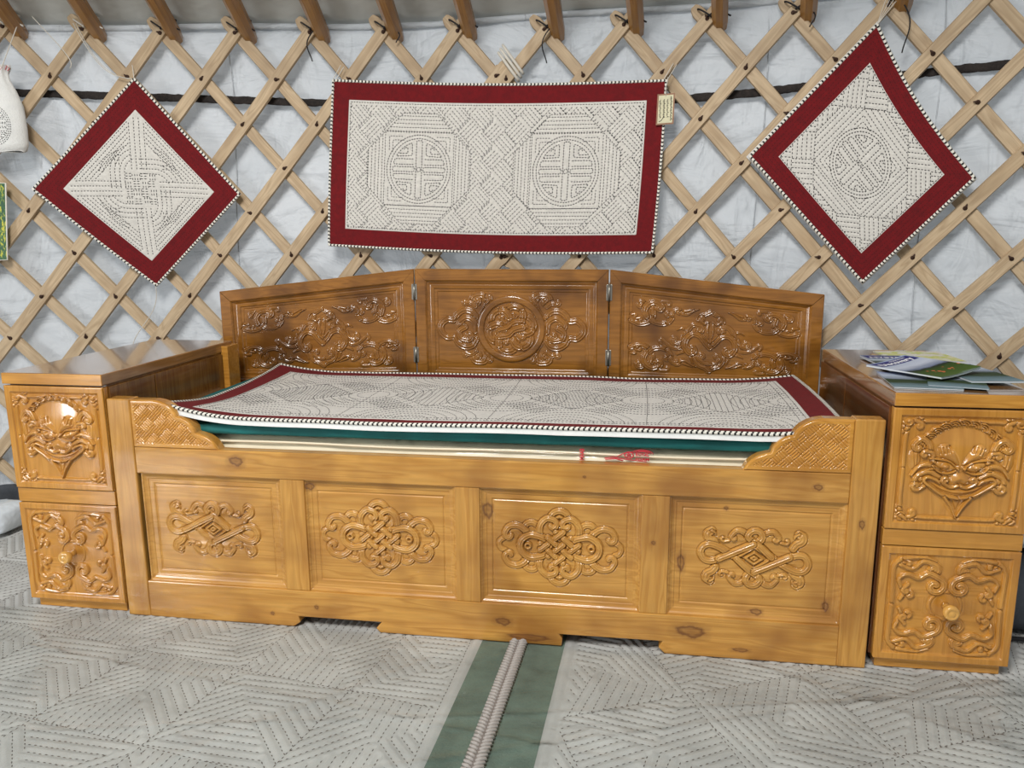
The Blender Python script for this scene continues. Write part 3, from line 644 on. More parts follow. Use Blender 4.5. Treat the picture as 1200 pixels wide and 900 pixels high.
t = np.linspace(0, 2*PI, 16); pm.tube(np.stack([0.409+0.011*np.cos(t), np.full(16, YP-0.004), 0.517+0.008*np.sin(t)], -1), 0.0015, 5); pm.tube(np.stack([0.409+0.004*np.cos(t), np.full(16, YP-0.004), 0.517+0.003*np.sin(t)], -1), 0.0015, 5)
pm.tube([(0.348, YP-.004, 0.507), (0.37, YP-.004, 0.511), (0.40, YP-.004, 0.506), (0.455, YP-.004, 0.501)], 0.0012, 5); pm.tube([(0.35, YP-.004, 0.504), (0.375, YP-.004, 0.507), (0.395, YP-.004, 0.502)], 0.0015, 5)
pm.tube([(0.38, YP-.004, 0.513), (0.395, YP-.004, 0.521), (0.42, YP-.004, 0.526)], 0.0012, 5)
pm.build('red_print', M_PRINT, mt)
top_mesh('foam_pad', slab(-0.945, 0.95, 0.030, 0.850, 0.5365, 0.5625, 240, 12, 0, 0.006, 5.0), M_TEAL, (0, 0.44, 0.5365), 'teal foam pad lying between the cream mattress and the stitched rug', 'mattress pad')

# ================================================================== STITCHED FELT PIECES
def clip_line(poly, p, d):
    """segment of the line p+t*d inside a convex polygon"""
    t0, t1 = -1e9, 1e9; n = len(poly); area_ = sum(poly[i][0]*poly[(i+1) % n][1]-poly[(i+1) % n][0]*poly[i][1] for i in range(n))
    sg = 1 if area_ > 0 else -1
    for i in range(n):
        a = np.array(poly[i]); b = np.array(poly[(i+1) % n]); e = b-a; nn = np.array([-e[1], e[0]])*sg
        den = nn@d; num = nn@(a-p)
        if abs(den) < 1e-12:
            if num > 0: return None
        elif den > 0: t0 = max(t0, num/den)
        else: t1 = min(t1, num/den)
    return None if t1-t0 < 0.004 else (p+d*t0, p+d*t1)
def hatch(poly, ang, sp, outline=False):
    d = np.array([math.cos(ang), math.sin(ang)]); nn = np.array([-d[1], d[0]]); P = np.array(poly, float); pr = P@nn; out = []
    k0 = math.floor(pr.min()/sp)+1
    for k in range(k0, int(pr.max()/sp)+2):
        r = clip_line(P, nn*k*sp, d)
        if r is not None: out.append(np.array(r))
    if outline: out.append(np.vstack([P, P[:1]]))
    return out
def shou(cx, cy, r, rot=0.0):
    """round longevity sign"""
    L = [circ(0, 0, 1.0, 60), circ(0, 0, 0.90, 56)]
    def rr(x0, y0, x1, y1): return np.array([(x0, y0), (x1, y0), (x1, y1), (x0, y1), (x0, y0)])
    L += [rr(-.09, -.84, .09, .84), rr(-.06, -.06, .06, .06), rr(.14, -.07, .82, .07), rr(-.82, -.07, -.14, .07)]
    for a in (1, -1):
        for b in (1, -1):
            L.append(np.array([(a*.16, b*.14), (a*.80, b*.14), (a*.76, b*.30), (a*.16, b*.30)]))
            arc = circ(0, 0, .80, 12, a0=math.radians(28), a1=math.radians(74)); L.append(np.vstack([arc[:, :], [(.22, .40)], arc[:1]])*[a, b])
            L.append(np.array([(.62, .46), (.36, .46), (.36, .64), (.48, .62), (.47, .55)])*[a, b])
    c, s = math.cos(rot), math.sin(rot)
    return [np.stack([cx+r*(P[:, 0]*c-P[:, 1]*s), cy+r*(P[:, 0]*s+P[:, 1]*c)], -1) for P in L]
def cell(cx, cy, q, hw, hh, sp, rot=0):
    """medallion in a square and interlocking hatched bands round it; q = half side of the square"""
    L = [np.array([(cx-q, cy-q), (cx+q, cy-q), (cx+q, cy+q), (cx-q, cy+q), (cx-q, cy-q)])]
    for a, b in ((1, 1), (1, -1), (-1, 1), (-1, -1)):     # corner angles
        for k in (.88, .78): L.append(np.array([(cx+a*q*k*.55, cy+b*q*k), (cx+a*q*k, cy+b*q*k), (cx+a*q*k, cy+b*q*k*.55)]))
    X, Y = hw/q, hh/q
    m_ = lambda *P: [(min(x, X), min(y, Y)) for x, y in P]
    polys = [(m_((-1, 1), (1, 1), (.5, 1.5), (-.5, 1.5)), 0, 0), (m_((1, -1), (1, 1), (1.5, .5), (1.5, -.5)), PI/2, 1),
             ]
    for pl, an, k in polys:
        for a in (1, -1):
            for b in (1, -1):
                if (k == 0 and a < 0) or (k == 1 and b < 0): continue
                P = [(cx+q*a*x, cy+q*b*y) for x, y in pl]
                L += hatch(P, an if a*b > 0 else PI-an, sp, outline=(k > 1))
    octo = [(cx+q*x, cy+q*y) for x, y in ((1.5, -.5), (1.5, .5), (.5, 1.5), (-.5, 1.5), (-1.5, .5), (-1.5, -.5), (-.5, -1.5), (.5, -1.5))]
    T = sp*5.02; r2 = math.sqrt(.5); BG = []
    for i in range(-8, 9):
        for j in range(-8, 9):
            # long tiles laid like a woven mat, turned 45 degrees
            u0, v0 = (i+.5)*T, (j+.5)*T; hz = (i+j) % 2 == 0; eu, ev = (T*.5, T*.5)
            P = [(u0-eu, v0-ev), (u0+eu, v0-ev), (u0+eu, v0+ev), (u0-eu, v0+ev)]; P = [(cx+(x-y)*r2, cy+(x+y)*r2) for x, y in P]
            BG += hatch(P, PI/4 if hz else 3*PI/4, sp)
            a0, b0 = (P[0], P[3]) if hz else (P[0], P[1]); BG.append(np.array([a0, b0]))
    for P in BG:
        r = clip_line([(cx-hw, cy-hh), (cx+hw, cy-hh), (cx+hw, cy+hh), (cx-hw, cy+hh)], P[0], P[1]-P[0])
        if r is None: continue
        d = P[1]-P[0]; t = sorted((x-P[0])@d/(d@d) for x in r); a, b = max(0, t[0]), min(1, t[1])
        if b <= a: continue
        o = clip_line(octo, P[0], d); iv = [(a, b)]
        if o is not None:
            t = sorted((x-P[0])@d/(d@d) for x in o); iv = [(a, min(b, t[0])), (max(a, t[1]), b)]
        for x, y in iv:
            if (y-x)*np.linalg.norm(d) > .006: L.append(np.array([P[0]+d*x, P[0]+d*y]))
    L.append(np.array(octo+octo[:1]))
    return L
def clip_rect(L, x0, y0, x1, y1):
    out = []
    for P in L:
        m = (P[:, 0] >= x0-1e-4) & (P[:, 0] <= x1+1e-4) & (P[:, 1] >= y0-1e-4) & (P[:, 1] <= y1+1e-4)
        if m.all(): out.append(P)
        else:
            P = np.clip(P, [x0, y0], [x1, y1]); out.append(P)
    return out
def dashes(mb, L, mp, dash=0.0075, gap=0.0035, wd=0.0011, h=0.0012, mi=0, jit=0.0004):
    for P in L:
        seg = np.linalg.norm(np.diff(P, axis=0), axis=1); S = np.concatenate([[0], np.cumsum(seg)]); T = S[-1]
        if T < dash*0.8: continue
        n = max(1, int(T/(dash+gap))); st = np.arange(n)*(T/n)
        a = np.stack([np.interp(st, S, P[:, 0]), np.interp(st, S, P[:, 1])], -1); e = st+dash*T/n/(dash+gap)
        b = np.stack([np.interp(e, S, P[:, 0]), np.interp(e, S, P[:, 1])], -1); d = b-a; ln = np.linalg.norm(d, axis=1)[:, None]+1e-9; d = d/ln
        nn = np.stack([-d[:, 1], d[:, 0]], -1)*wd; jj = (RNG.random((n, 2))-.5)*jit*2; a = a+jj; b = b+jj; c = (a+b)/2
        Q = np.stack([a, c-nn, c+nn, b, c], 1)                       # diamond with a raised middle
        H = np.tile(np.array([-.0004, 0, 0, -.0004, h]), (n, 1)); XYZ = mp(Q[..., 0].ravel(), Q[..., 1].ravel(), H.ravel()).reshape(-1, 3)
        base = np.arange(n)[:, None]*5
        Fc = np.concatenate([base+np.array([[0, 1, 4]]), base+np.array([[1, 3, 4]]), base+np.array([[3, 2, 4]]), base+np.array([[2, 0, 4]])])
        mb.add(XYZ, Fc.tolist(), mi)
def puff(R, L, amp, r):
    D2 = np.full(R.X.shape, 1e9)
    for P in L:
        if len(P) > 3: Ps = [P]
        else: Ps = [P[i:i+2] for i in range(len(P)-1)]
        for p in Ps:
            sl = R.win(p, r*2.5)
            if sl[0].start >= sl[0].stop or sl[1].start >= sl[1].stop: continue
            d, _ = R.dist(p, sl); D2[sl] = np.minimum(D2[sl], d)
    R.Z += amp*(1-np.exp(-(D2/r)**2))
def edge_cord(mb, mp, w, h, r=0.0052, hz=0.0, wave=None, rng=(0, 1)):
    pts = []; st = 0.0026
    for (a, b) in (((0, 0), (w, 0)), ((w, 0), (w, h)), ((w, h), (0, h)), ((0, h), (0, 0))):
        n = int(np.hypot(b[0]-a[0], b[1]-a[1])/st); t = np.arange(n)/n; pts.append(np.stack([a[0]+(b[0]-a[0])*t, a[1]+(b[1]-a[1])*t], -1))
    pts = np.concatenate(pts); P = mp(pts[:, 0], pts[:, 1], np.full(len(pts), hz)); nn = 8
    mb.tube(P, r, nn, closed=True, matfn=lambda k, j: 1 if ((k + (abs(j-3.5)*1.0)) % 5) < 2.3 else 0)
def felt_piece(root, w, h, bw, mp, lines, bold=(), flare=0.003, res=0.003, thick=0.008, puffa=0.0016, puffr=0.0045, borderlines=None, dash=0.0085, gap=0.0014, wd=0.0017, cord=0.0052):
    """white backing, crimson border, white stitched field, thread and edging, all on the surface mp(x,y,h)"""
    # backing
    nx, ny = max(2, int(w/0.012)), max(2, int(h/0.012)); X, Y = np.meshgrid(np.linspace(0, w, nx), np.linspace(0, h, ny)); b = MB()
    top = mp(X.ravel(), Y.ravel(), np.full(X.size, -0.001)); bot = mp(X.ravel()*(1+2*flare/w)-flare, Y.ravel()*(1+2*flare/h)-flare, np.full(X.size, -thick)); I = np.arange(nx*ny).reshape(ny, nx)
    q = np.stack([I[:-1, :-1], I[:-1, 1:], I[1:, 1:], I[1:, :-1]], -1).reshape(-1, 4).tolist()
    ring = list(I[0, :]) + list(I[1:, -1]) + list(I[-1, -2::-1]) + list(I[-2:0:-1, 0]); n0 = nx*ny
    sd = [[ring[i], ring[(i+1) % len(ring)], ring[(i+1) % len(ring)]+n0, ring[i]+n0] for i in range(len(ring))]
    b.add(np.vstack([top, bot]), q + [[i+n0 for i in f[::-1]] for f in q] + sd, 0, True); b.build('felt_backing', M_FELTW, root)
    fn = lambda X, Y, Z: tuple(np.moveaxis(mp(X.ravel(), Y.ravel(), Z.ravel()).reshape(X.shape+(3,)), -1, 0))
    # border
    R = Relief(w, h, 0.004); d = np.minimum(np.minimum(R.X, w-R.X), np.minimum(R.Y, h-R.Y)); R.Z = 0.0015*np.clip(d/0.006, 0, 1)
    if borderlines: puff(R, borderlines, 0.0009, 0.004)
    R.mesh('red_border', M_RED, fn, root, mask=(d < bw+0.006))
    if borderlines:
        m2 = MB(); dashes(m2, borderlines, lambda x, y, hh: mp(x, y, hh+0.0018), dash, gap, 0.0009, 0.0006); m2.build('border_stitching', M_THREADR, root)
    # field
    R = Relief(w-2*bw, h-2*bw, res, bw, bw); d = np.minimum(np.minimum(R.X-bw, w-bw-R.X), np.minimum(R.Y-bw, h-bw-R.Y))
    puff(R, list(lines)+list(bold), puffa, puffr); R.Z = 0.0022 + R.Z*np.clip(d/0.004, 0, 1) - 0.0012*(1-np.clip(d/0.003, 0, 1)); R.mesh('stitched_field', M_FELT, fn, root)
    m3 = MB(); dashes(m3, lines, lambda x, y, hh: mp(x, y, hh+0.0026), dash, gap, wd); dashes(m3, bold, lambda x, y, hh: mp(x, y, hh+0.0026), 0.0085, 0.0010, wd*1.25); m3.build('stitching', M_THREAD, root)
    m4 = MB(); edge_cord(m4, mp, w, h, cord); m4.build('edging_cord', [M_CORDW, M_CORDB], root)

def quad_map(c00, c10, c11, c01, w, h, off, bow=None):
    c00, c10, c11, c01 = map(np.array, (c00, c10, c11, c01))
    def mp(x, y, hh):
        u = (x/w)[:, None]; v = (y/h)[:, None]; P = c00*(1-u)*(1-v)+c10*u*(1-v)+c11*u*v+c01*(1-u)*v
        o = off + hh
        if bow is not None: da, dz, do = bow(x/w, y/h); P = P + np.stack([da, dz], -1); o = o + do
        return cyl(P[:, 0], P[:, 1], o)
    return mp

# ---- wide rug on the wall
w, h, bw = 1.208, 0.578, 0.062
L = []; hw, hh = (w-2*bw)/4, (h-2*bw)/2; q = 0.128
BO = []
for k in (0, 1): L += cell(bw+hw*(1+2*k), bw+hh-0.004, q, hw-0.0005, hh-0.010, 0.0130); BO += shou(bw+hw*(1+2*k), bw+hh-0.004, q*.93)
L.append(np.array([(bw+.008, bw+.008), (w-bw-.008, bw+.008), (w-bw-.008, h-bw-.008), (bw+.008, h-bw-.008), (bw+.008, bw+.008)])); L = clip_rect(L, bw+.008, bw+.008, w-bw-.008, h-bw-.008)
mp = quad_map((-.582, 1.033), (.632, 1.000), (.664, 1.576), (-.536, 1.620), w, h, 0.052,
              lambda u, v: (0.010*np.sin(PI*v)*(u-.5), -0.014*np.sin(PI*u)*(1-v) - 0.009*np.sin(PI*u)*v, 0.004*np.sin(u*9)*(1-v)+0.004*np.cos(v*5+u*3)))
rug = thing('wall_rug', tuple(cyl(0.04, 1.0, 0.05)), 'wide oblong red bordered felt rug with two round medallions hanging on the lattice', 'rug')
felt_piece(rug, w, h, bw, mp, L, bold=BO, cord=0.0048)
mb = MB()
for a, z in ((-.54, 1.62), (.655, 1.578)):
    for k in (0, 1): t = np.linspace(0, 1, 10); MB().tube(cyl(a+.012*k+0.03*t, z+(0.055-.005*k)*t, 0.05-0.012*t), 0.0015, 5).build('hanging_thread', M_TWINE, rug)

# ---- diamond knot rug, left
w = h = 0.505; bw = 0.066
def diamond_knot():
    """interlaced bands in the frame whose x/y axes run corner to corner, unit = centre to inner corner"""
    L = []; s = 0.058
    off = [0, 1, 2, 3]
    for a, b in ((1, 1), (1, -1), (-1, 1), (-1, -1)):
        for k in range(5): t = 0.97-k*0.066; e = .115; L.append(np.array([(a*(t-e), b*e), (a*e, b*(t-e))]))
    for r_ in range(4):                                            # four arms of four lines and the loops between them
        c, sn = [(1, 0), (0, 1), (-1, 0), (0, -1)][r_]
        rot = lambda P: np.stack([P[:, 0]*c-P[:, 1]*sn, P[:, 0]*sn+P[:, 1]*c], -1)
        for k in range(4):
            y = -.10+k*.066; L.append(rot(np.array([(0.25, y), (0.95-abs(y), y)])))
            L.append(rot(np.vstack([[(.25-.02, .20+k*.062)][:0] or [(.0, .20+k*.062)], circ(.20, 0.0+.0, .20+k*.062, 14, a0=PI/2, a1=0.35)])))
            L.append(rot(circ(.12, .16, .33+k*.05, 10, a0=0.25, a1=PI/2-.25)) if k < 2 else rot(np.array([(.30, .16+k*.05), (.40, .16+k*.05)])))
    g = 0.100
    for i in range(-2, 2):
        for j in range(-2, 2):
            P = [(i*g, j*g), ((i+1)*g, j*g), ((i+1)*g, (j+1)*g), (i*g, (j+1)*g)]
            L += hatch(P, 0 if (i+j) % 2 else PI/2, g/3.01)
    return L
r_ = (w-2*bw)/math.sqrt(2)*0.99; q = math.sqrt(.5)
# picture corners: top, right, bottom, left; piece frame: x from left corner to top corner..., rotate -45
L = [np.stack([w/2 + r_*(P[:, 0]*q+P[:, 1]*q), h/2 + r_*(-P[:, 0]*q+P[:, 1]*q)], -1) for P in diamond_knot()]
L = clip_rect(L, bw+.006, bw+.006, w-bw-.006, h-bw-.006)
BL = [np.array([(k, k), (w-k, k), (w-k, h-k), (k, h-k), (k, k)]) for k in (0.016, 0.028, 0.040, 0.052)]
# piece corner (0,0)=left, (w,0)=bottom, (w,h)=right, (0,h)=top
mp = quad_map((-1.667, 1.243), (-1.256, .886), (-.915, 1.222), (-1.268, 1.631), w, h, 0.050, lambda u, v: (0*u, -0.006*np.sin(PI*u)*(1-v), 0.006*np.sin(PI*u)*np.sin(PI*v)))
rug = thing('wall_rug', tuple(cyl(-1.27, 0.89, 0.05)), 'small diamond hung red bordered felt rug stitched with a woven knot, left on the lattice', 'rug')
felt_piece(rug, w, h, bw, mp, L, borderlines=BL)
mb = MB(); t = np.linspace(0, 1, 14)
mb.tube(cyl(-1.268-0.006*t, 1.631+0.05*t, 0.05-0.01*t), 0.0015, 5); mb.tube(cyl(-1.268-0.20*t**.8, 1.631+0.19*t-0.05*np.sin(PI*t), 0.05-0.012*t), 0.0017, 5)
mb.tube(cyl(-1.268-0.17*t**.6-0.02, 1.631+0.19*t-0.02*np.sin(PI*t), 0.05-0.012*t), 0.0013, 5); mb.build('hanging_thread', M_TWINE, rug)
mb = MB(); t = np.linspace(0, 1, 24); mb.tube(cyl(-1.262+0.02*np.sin(t*5)-0.10*t, 0.885-0.24*t, 0.046-.02*t), 0.0016, 5).build('hanging_cord', M_TWINE, rug)

# ---- diamond medallion rug, right
w, h, bw = 0.530, 0.520, 0.064
hw, hh = (w-2*bw)/2, (h-2*bw)/2
L = cell(w/2, h/2, 0.112, hw-0.006, hh-0.006, 0.0155); L.append(np.array([(bw+.006, bw+.006), (w-bw-.006, bw+.006), (w-bw-.006, h-bw-.006), (bw+.006, h-bw-.006), (bw+.006, bw+.006)])); L = clip_rect(L, bw+.006, bw+.006, w-bw-.006, h-bw-.006)
BL = [np.array([(k, k), (w-k, k), (w-k, h-k), (k, h-k), (k, k)]) for k in (0.016, 0.028, 0.040, 0.052)]
mp = quad_map((.951, 1.318), (1.329, .905), (1.620, 1.225), (1.313, 1.696), w, h, 0.056,
              lambda u, v: (-0.016*np.sin(PI*u)*v, -0.012*np.sin(PI*u)*v, 0.030*np.clip(u-.3, 0, 1)*v + 0.012*np.clip(v-.5, 0, 1)*(1-u)))
rug = thing('wall_rug', tuple(cyl(1.32, 0.9, 0.06)), 'diamond hung red bordered felt rug with one round medallion, right on the lattice', 'rug')
felt_piece(rug, w, h, bw, mp, L, bold=shou(w/2, h/2, .112*.93, 0.0), flare=0.009, borderlines=BL, thick=0.022)
mb = MB(); t = np.linspace(0, 1, 8)
for k in range(4): mb.tube(cyl(1.313+(0.012*k-0.01)*(t)+0.03*t, 1.696+0.075*t, 0.056-0.012*t), 0.0012, 5)
mb.build('hanging_thread', M_TWINE, rug)

# ---- rug on the bed
w, h, bw = 1.80, 0.745, 0.066
def bed_lines():
    L = []; x0, x1, y0, y1 = bw, w-bw, bw, h-bw; n = 4; cw = (x1-x0)/n
    for k in range(n):
        cx = x0+cw*(k+.5); cy = (y0+y1)/2
        for side in (0, 1):
            yb = y0 if side == 0 else y1
            for r in np.arange(0.05, 0.20, 0.026):
                L.append(circ(cx, yb, r*1.0, 22, a0=(0 if side == 0 else PI), a1=(PI if side == 0 else 2*PI)))
            for r in np.arange(0.05, 0.20, 0.026): L.append(circ(x0+cw*(k+(0 if side == 0 else 1)), cy, r, 20, ry=r, a0=(-PI/2 if side == 0 else PI/2), a1=(PI/2 if side == 0 else 3*PI/2)))
        L += hatch([(cx, cy-.14), (cx+.14, cy), (cx, cy+.14), (cx-.14, cy)], PI/2 if k % 2 else 0.3, 0.016, True)
        for a in (1, -1):
            for b in (1, -1): L += hatch([(cx+a*.03, cy+b*.15), (cx+a*.15, cy+b*.03), (cx+a*.20, cy+b*.10), (cx+a*.10, cy+b*.20)], PI/4 if a*b > 0 else 3*PI/4, 0.016)
        L.append(np.array([(x0+cw*k, y0), (x0+cw*k, y1)]))
    for k in (0.012, 0.03): L.append(np.array([(x0+k, y0+k), (x1-k, y0+k), (x1-k, y1-k), (x0+k, y1-k), (x0+k, y0+k)]))
    return clip_rect(L, x0+.008, y0+.008, x1-.008, y1-.008)
def bed_map(x, y, hh):
    X = -0.868 + x*1.0 + 0.012*np.sin(y*3); u = x/w; v = y/h
    Y = 0.018 + y - 0.03*np.clip((x-1.55)/.25, 0, 1)**2*0 - 0.01*np.sin(PI*u)
    base = 0.5815 + 0.004*fbm(x*3, y*4, 3)
    base = base + 0.040*np.clip(1-x/0.28, 0, 1)**2*np.clip(1-y/0.28, 0, 1)**1.5 + 0.026*np.clip(1-x/0.25, 0, 1)**2*np.clip((y-.45)/.3, 0, 1)**1.5
    base = base + 0.018*np.clip((x-1.55)/.25, 0, 1)**2 + 0.006*np.clip(1-y/0.05, 0, 1)**2 - 0.0
    return np.stack([X, Y, base+hh], -1)
rug = thing('bed_rug', (0.03, 0.40, 0.5655), 'long red bordered stitched felt rug lying on top of the bed', 'rug')
felt_piece(rug, w, h, bw, bed_map, bed_lines(), res=0.0035, thick=0.018, cord=0.0052, puffa=0.0010, wd=0.0012)

# ================================================================== HEADBOARD
A0, M0, M1, B0 = np.array([-1.0793, 0.775]), np.array([-0.3711, 0.876]), np.array([0.3303, 0.876]), np.array([1.0440, 0.850])
ZB = 0.505
hb = thing('folding_headboard', (-0.02, 0.86, 0.47), 'amber three leaf folding headboard carved with scrolls standing behind the bed rug', 'headboard')
b0h = 0.0
def leaf(Pa, Pb, za, zb, kind):
    Wd = np.linalg.norm(Pb-Pa); t = (Pb-Pa)/Wd; nrm = np.array([t[1], -t[0]])       # nrm points to the camera
    ztop = lambda u: za + (zb-za)*u/Wd
    def world(u, dpt, z): return (Pa[0]+t[0]*u+nrm[0]*dpt, Pa[1]+t[1]*u+nrm[1]*dpt, z)
    name = 'centre_leaf' if kind == 'c' else 'side_leaf'
    g = 0.0025; fw = 0.044
    # backing board of the leaf
    mb = MB(); q = [(g, ZB), (Wd-g, ZB), (Wd-g, ztop(Wd)), (g, ztop(0))]
    V = [world(u, -0.018, z) for u, z in q] + [world(u, -0.004, z) for u, z in q]; mb.add(V, [[0, 3, 2, 1], [4, 5, 6, 7], [0, 1, 5, 4], [1, 2, 6, 5], [2, 3, 7, 6], [3, 0, 4, 7]])
    lf = mb.build(name, M_HEAD, hb)
    # mitred frame
    s = (zb-za)/Wd
    O = [(g, ZB), (Wd-g, ZB), (Wd-g, ztop(Wd)-0), (g, ztop(0))]; I_ = [(fw, ZB+fw), (Wd-fw, ZB+fw), (Wd-fw, ztop(Wd-fw)-fw), (fw, ztop(fw)-fw)]
    mb = MB()
    for k in range(4):
        k2 = (k+1) % 4; oa, ob, ia, ib = [np.array(p) for p in (O[k], O[k2], I_[k], I_[k2])]; e = 0.0007*np.sign(ob-oa)
        prof = [(0.0, -0.004), (0.0, 0.0135), (0.06, 0.0165), (0.88, 0.0165), (1.0, 0.012), (1.0, -0.004)]
        V = [world(*(oa+e*1+(ia-oa)*f), d) if False else world((oa+e+(ia-oa)*f)[0], d, (oa+e+(ia-oa)*f)[1]) for f, d in prof] + [world((ob-e+(ib-ob)*f)[0], d, (ob-e+(ib-ob)*f)[1]) for f, d in prof]
        n = 6; mb.add(V, [[j, (j+1) % n, n+(j+1) % n, n+j] for j in range(n)] + [list(range(n))[::-1], [n+j for j in range(n)]])
    mb.build('leaf_frame', M_HEAD, lf)
    # carved field in a board frame (x along the leaf, y up), sheared with the top rail
    H0 = 0.36; R = Relief(Wd-2*fw, H0, 0.0016)
    W_ = Wd-2*fw
    d = np.minimum(np.minimum(R.X, W_-R.X), np.minimum(R.Y, H0-R.Y)); R.Z = np.interp(d, [0, 0.002, 0.012, 0.013, 0.026, 0.0265, 0.036, 0.040, 1], [0.011, 0.0115, 0.006, 0.0075, 0.0065, 0.002, 0.0018, -0.002, -0.002])
    cx = W_/2; b = -0.0022; Hh = 0.0080; _st = R.stroke; R.cutd = 0.0045; R.stroke = lambda P, wd, H=.005, gr=.35, tp=(1, 1), base=0.0: _st(P, wd*1.32, H, gr, tp, base=base, edge=0.0016)
    if kind == 'c':
        cy = 0.186; u_ = 0.000493; f = lambda P: np.stack([cx+np.asarray(P, float)[:, 0]*u_, cy+np.asarray(P, float)[:, 1]*u_*(H0/(za-fw-ZB-fw))*.98], -1); st = lambda P, w, H=Hh, g=.38, tp=(1, 1): R.stroke(f(P), w*u_, H, g, tp, base=b)
        for P in mir2(np.array([(300., 0), (400, 0)])): R.ground(f(P), .06, .0048)
        for P in mir4(sc([(215, 105), (185, 160), (178, 205), (205, 250), (255, 252)], 40, -1, .95)): st(P, 20)
        for P in mir4(sc([(262, 168), (300, 196), (338, 186)], 15, 1, .7)): st(P, 15, Hh*.85)
        for P in mir4(sc([(175, 190), (150, 225)], 18, -1, .7)): st(P, 14, Hh*.85)
        for P in mir2(cat([(262, 85), (290, 128), (345, 140), (395, 112), (425, 66), (478, 68), (518, 35), (528, 0), (518, -35), (478, -68), (425, -66), (395, -112), (345, -140), (290, -128), (262, -85)])): st(P, 21)
        for P in mir2(sc([(262, -20), (275, 50), (330, 82), (382, 52)], 36, -1, .75)): st(P, 19)
        for P in mir2(sc([(340, 10), (385, -20), (375, -70), (325, -85)], 30, -1, .75)): st(P, 18, Hh*1.05)
        R.fill(f(circ(0, 0, 240, 60)), .002, .003); R.ground(f(circ(0, 0, 100, 20)), .05, .004)
        for k in range(6):
            a = k*PI/3+.3; c_, s_ = 108*math.cos(a), 108*math.sin(a); st(circ(c_, s_, 66, 26, a0=a-2.2, a1=a+2.3), 23, Hh*1.05)
        for k in range(6):
            a = k*PI/3+.3; c_, s_ = 108*math.cos(a), 108*math.sin(a); st(circ(c_, s_, 66, 10, a0=a-2.2, a1=a-1.1), 23, Hh*1.15); st(sc([(c_*.55, s_*.55), (c_*.95, s_*.95)], 16, 1 if k % 2 else -1, .8), 12, Hh)
        for s_ in (1, -1): st(cat([(s_*85, s_*40), (s_*20, s_*28), (-s_*20, -s_*8), (-s_*90, -s_*30)]) + np.array([0, s_*16]), 20, Hh*1.25)
        st(circ(0, 0, 226, 70), 21, Hh*1.2, 0)
    else:
        ux, uy = 0.00039, 0.000468; cx = W_/2+(-.008 if zb < za else .008)
        for sx in (1, -1):
            for sy in (1, -1):
                g_ = lambda P: np.stack([(0.033+(np.asarray(P, float)[:, 0]-105)*ux) if sx < 0 else (W_-0.033-(np.asarray(P, float)[:, 0]-105)*ux), (H0-0.037-(np.asarray(P, float)[:, 1]-78)*uy*.82) if sy > 0 else (0.037+(np.asarray(P, float)[:, 1]-78)*uy*.82)], -1)
                # turning sense flips with each mirror; curls are given in photo sense (y down), so +1 = clockwise on the page
                def st(P, w, H=Hh, g=.38, tp=(1, 1)): R.stroke(g_(P), w*ux, H, g, tp, base=b)
                R.ground(g_([(200, 230), (380, 230)]), .05, .0048)
                st(sc([(250, 170), (215, 135)], 38, -1, .75), 20)
                st(cat([(112, 322), (180, 346), (255, 325), (300, 265), (298, 200), (285, 165)]), 23)
                st(cat([(275, 285), (310, 318), (380, 330), (445, 300), (468, 250)]), 22); st(sc([(440, 310), (468, 262), (450, 225)], 24, -1, .7), 19)
                st(sc([(240, 270), (225, 215), (250, 155), (305, 125), (362, 142)], 34, 1, .7), 23, Hh*1.12)
                st(sc([(375, 105), (430, 105)], 26, 1, .5), 15, Hh*.8)
                st(sc([(465, 235), (475, 195), (512, 172)], 26, 1, .85), 17)
                st(cat([(560, 205), (600, 208), (650, 172), (702, 150)]), 21, Hh, .3, (1, .25)); st(cat([(575, 185), (620, 165), (660, 148)]), 12, Hh*.8, .0, (1, .3))
                st(sc([(112, 262), (140, 258)], 16, 1, .6), 11, Hh*.8, .2); st(sc([(150, 300), (185, 290)], 16, 1, .6), 11, Hh*.8, .2)
        cy = 0.160; f = lambda P: np.stack([cx+np.asarray(P, float)[:, 0]*ux, cy+np.asarray(P, float)[:, 1]*uy], -1); st = lambda P, w, H=Hh, g=.38, tp=(1, 1): R.stroke(f(P), w*ux, H, g, tp, base=b)
        R.ground(f([(-200, 0), (200, 0)]), .07, .0048)
        for P in mir2(cat([(205, 105), (250, 118), (290, 98)])): st(P, 18, Hh*.8, .3, (1, .3))
        for P in mir2(cat([(215, -70), (250, -85), (285, -105)])): st(P, 20, Hh*.8, 0, (1.1, .4))
        for P in mir2(cat([(225, -15), (270, -48), (330, -45), (385, -10), (425, 22), (440, 0), (428, -22)])): st(P, 19, Hh*.95, .38, (1, .7))
        for P in mir2(sc([(228, 62), (248, 10), (300, -12)], 34, 1, .9)): st(P, 18)
        for P in mir2(cat([(0, 278), (48, 252), (95, 228), (108, 192)])): st(P, 20, Hh*.9)
        for P in mir2(sc([(108, 200), (70, 176)], 26, -1, .9) if False else sc([(20, 185), (52, 172), (85, 190)], 24, 1, .85)): st(P, 14)
        for P in mir2(cat([(20, 165), (24, 110), (12, 50)])): st(P, 13, Hh*.8, .3, (1, .5))
        for P in mir2(sc([(205, 55), (192, 110), (150, 155), (95, 150)], 34, 1, .8)): st(P, 21)
        for P in mir2(cat([(185, -75), (160, -120), (140, -160), (112, -148)])): st(P, 16, Hh*.8, .3)
        for P in mir2(cat([(120, -95), (112, -150), (85, -188), (40, -205), (0, -236)])): st(P, 20)
        for P in mir2(sc([(0, -168), (45, -165), (85, -138)], 34, 1, .85)): st(P, 17)
        for P in mir2(sc([(0, -32), (38, 5), (88, 62), (150, 78), (200, 40), (218, -20), (192, -72)], 42, -1, .75)): st(P, 23, Hh*1.2)
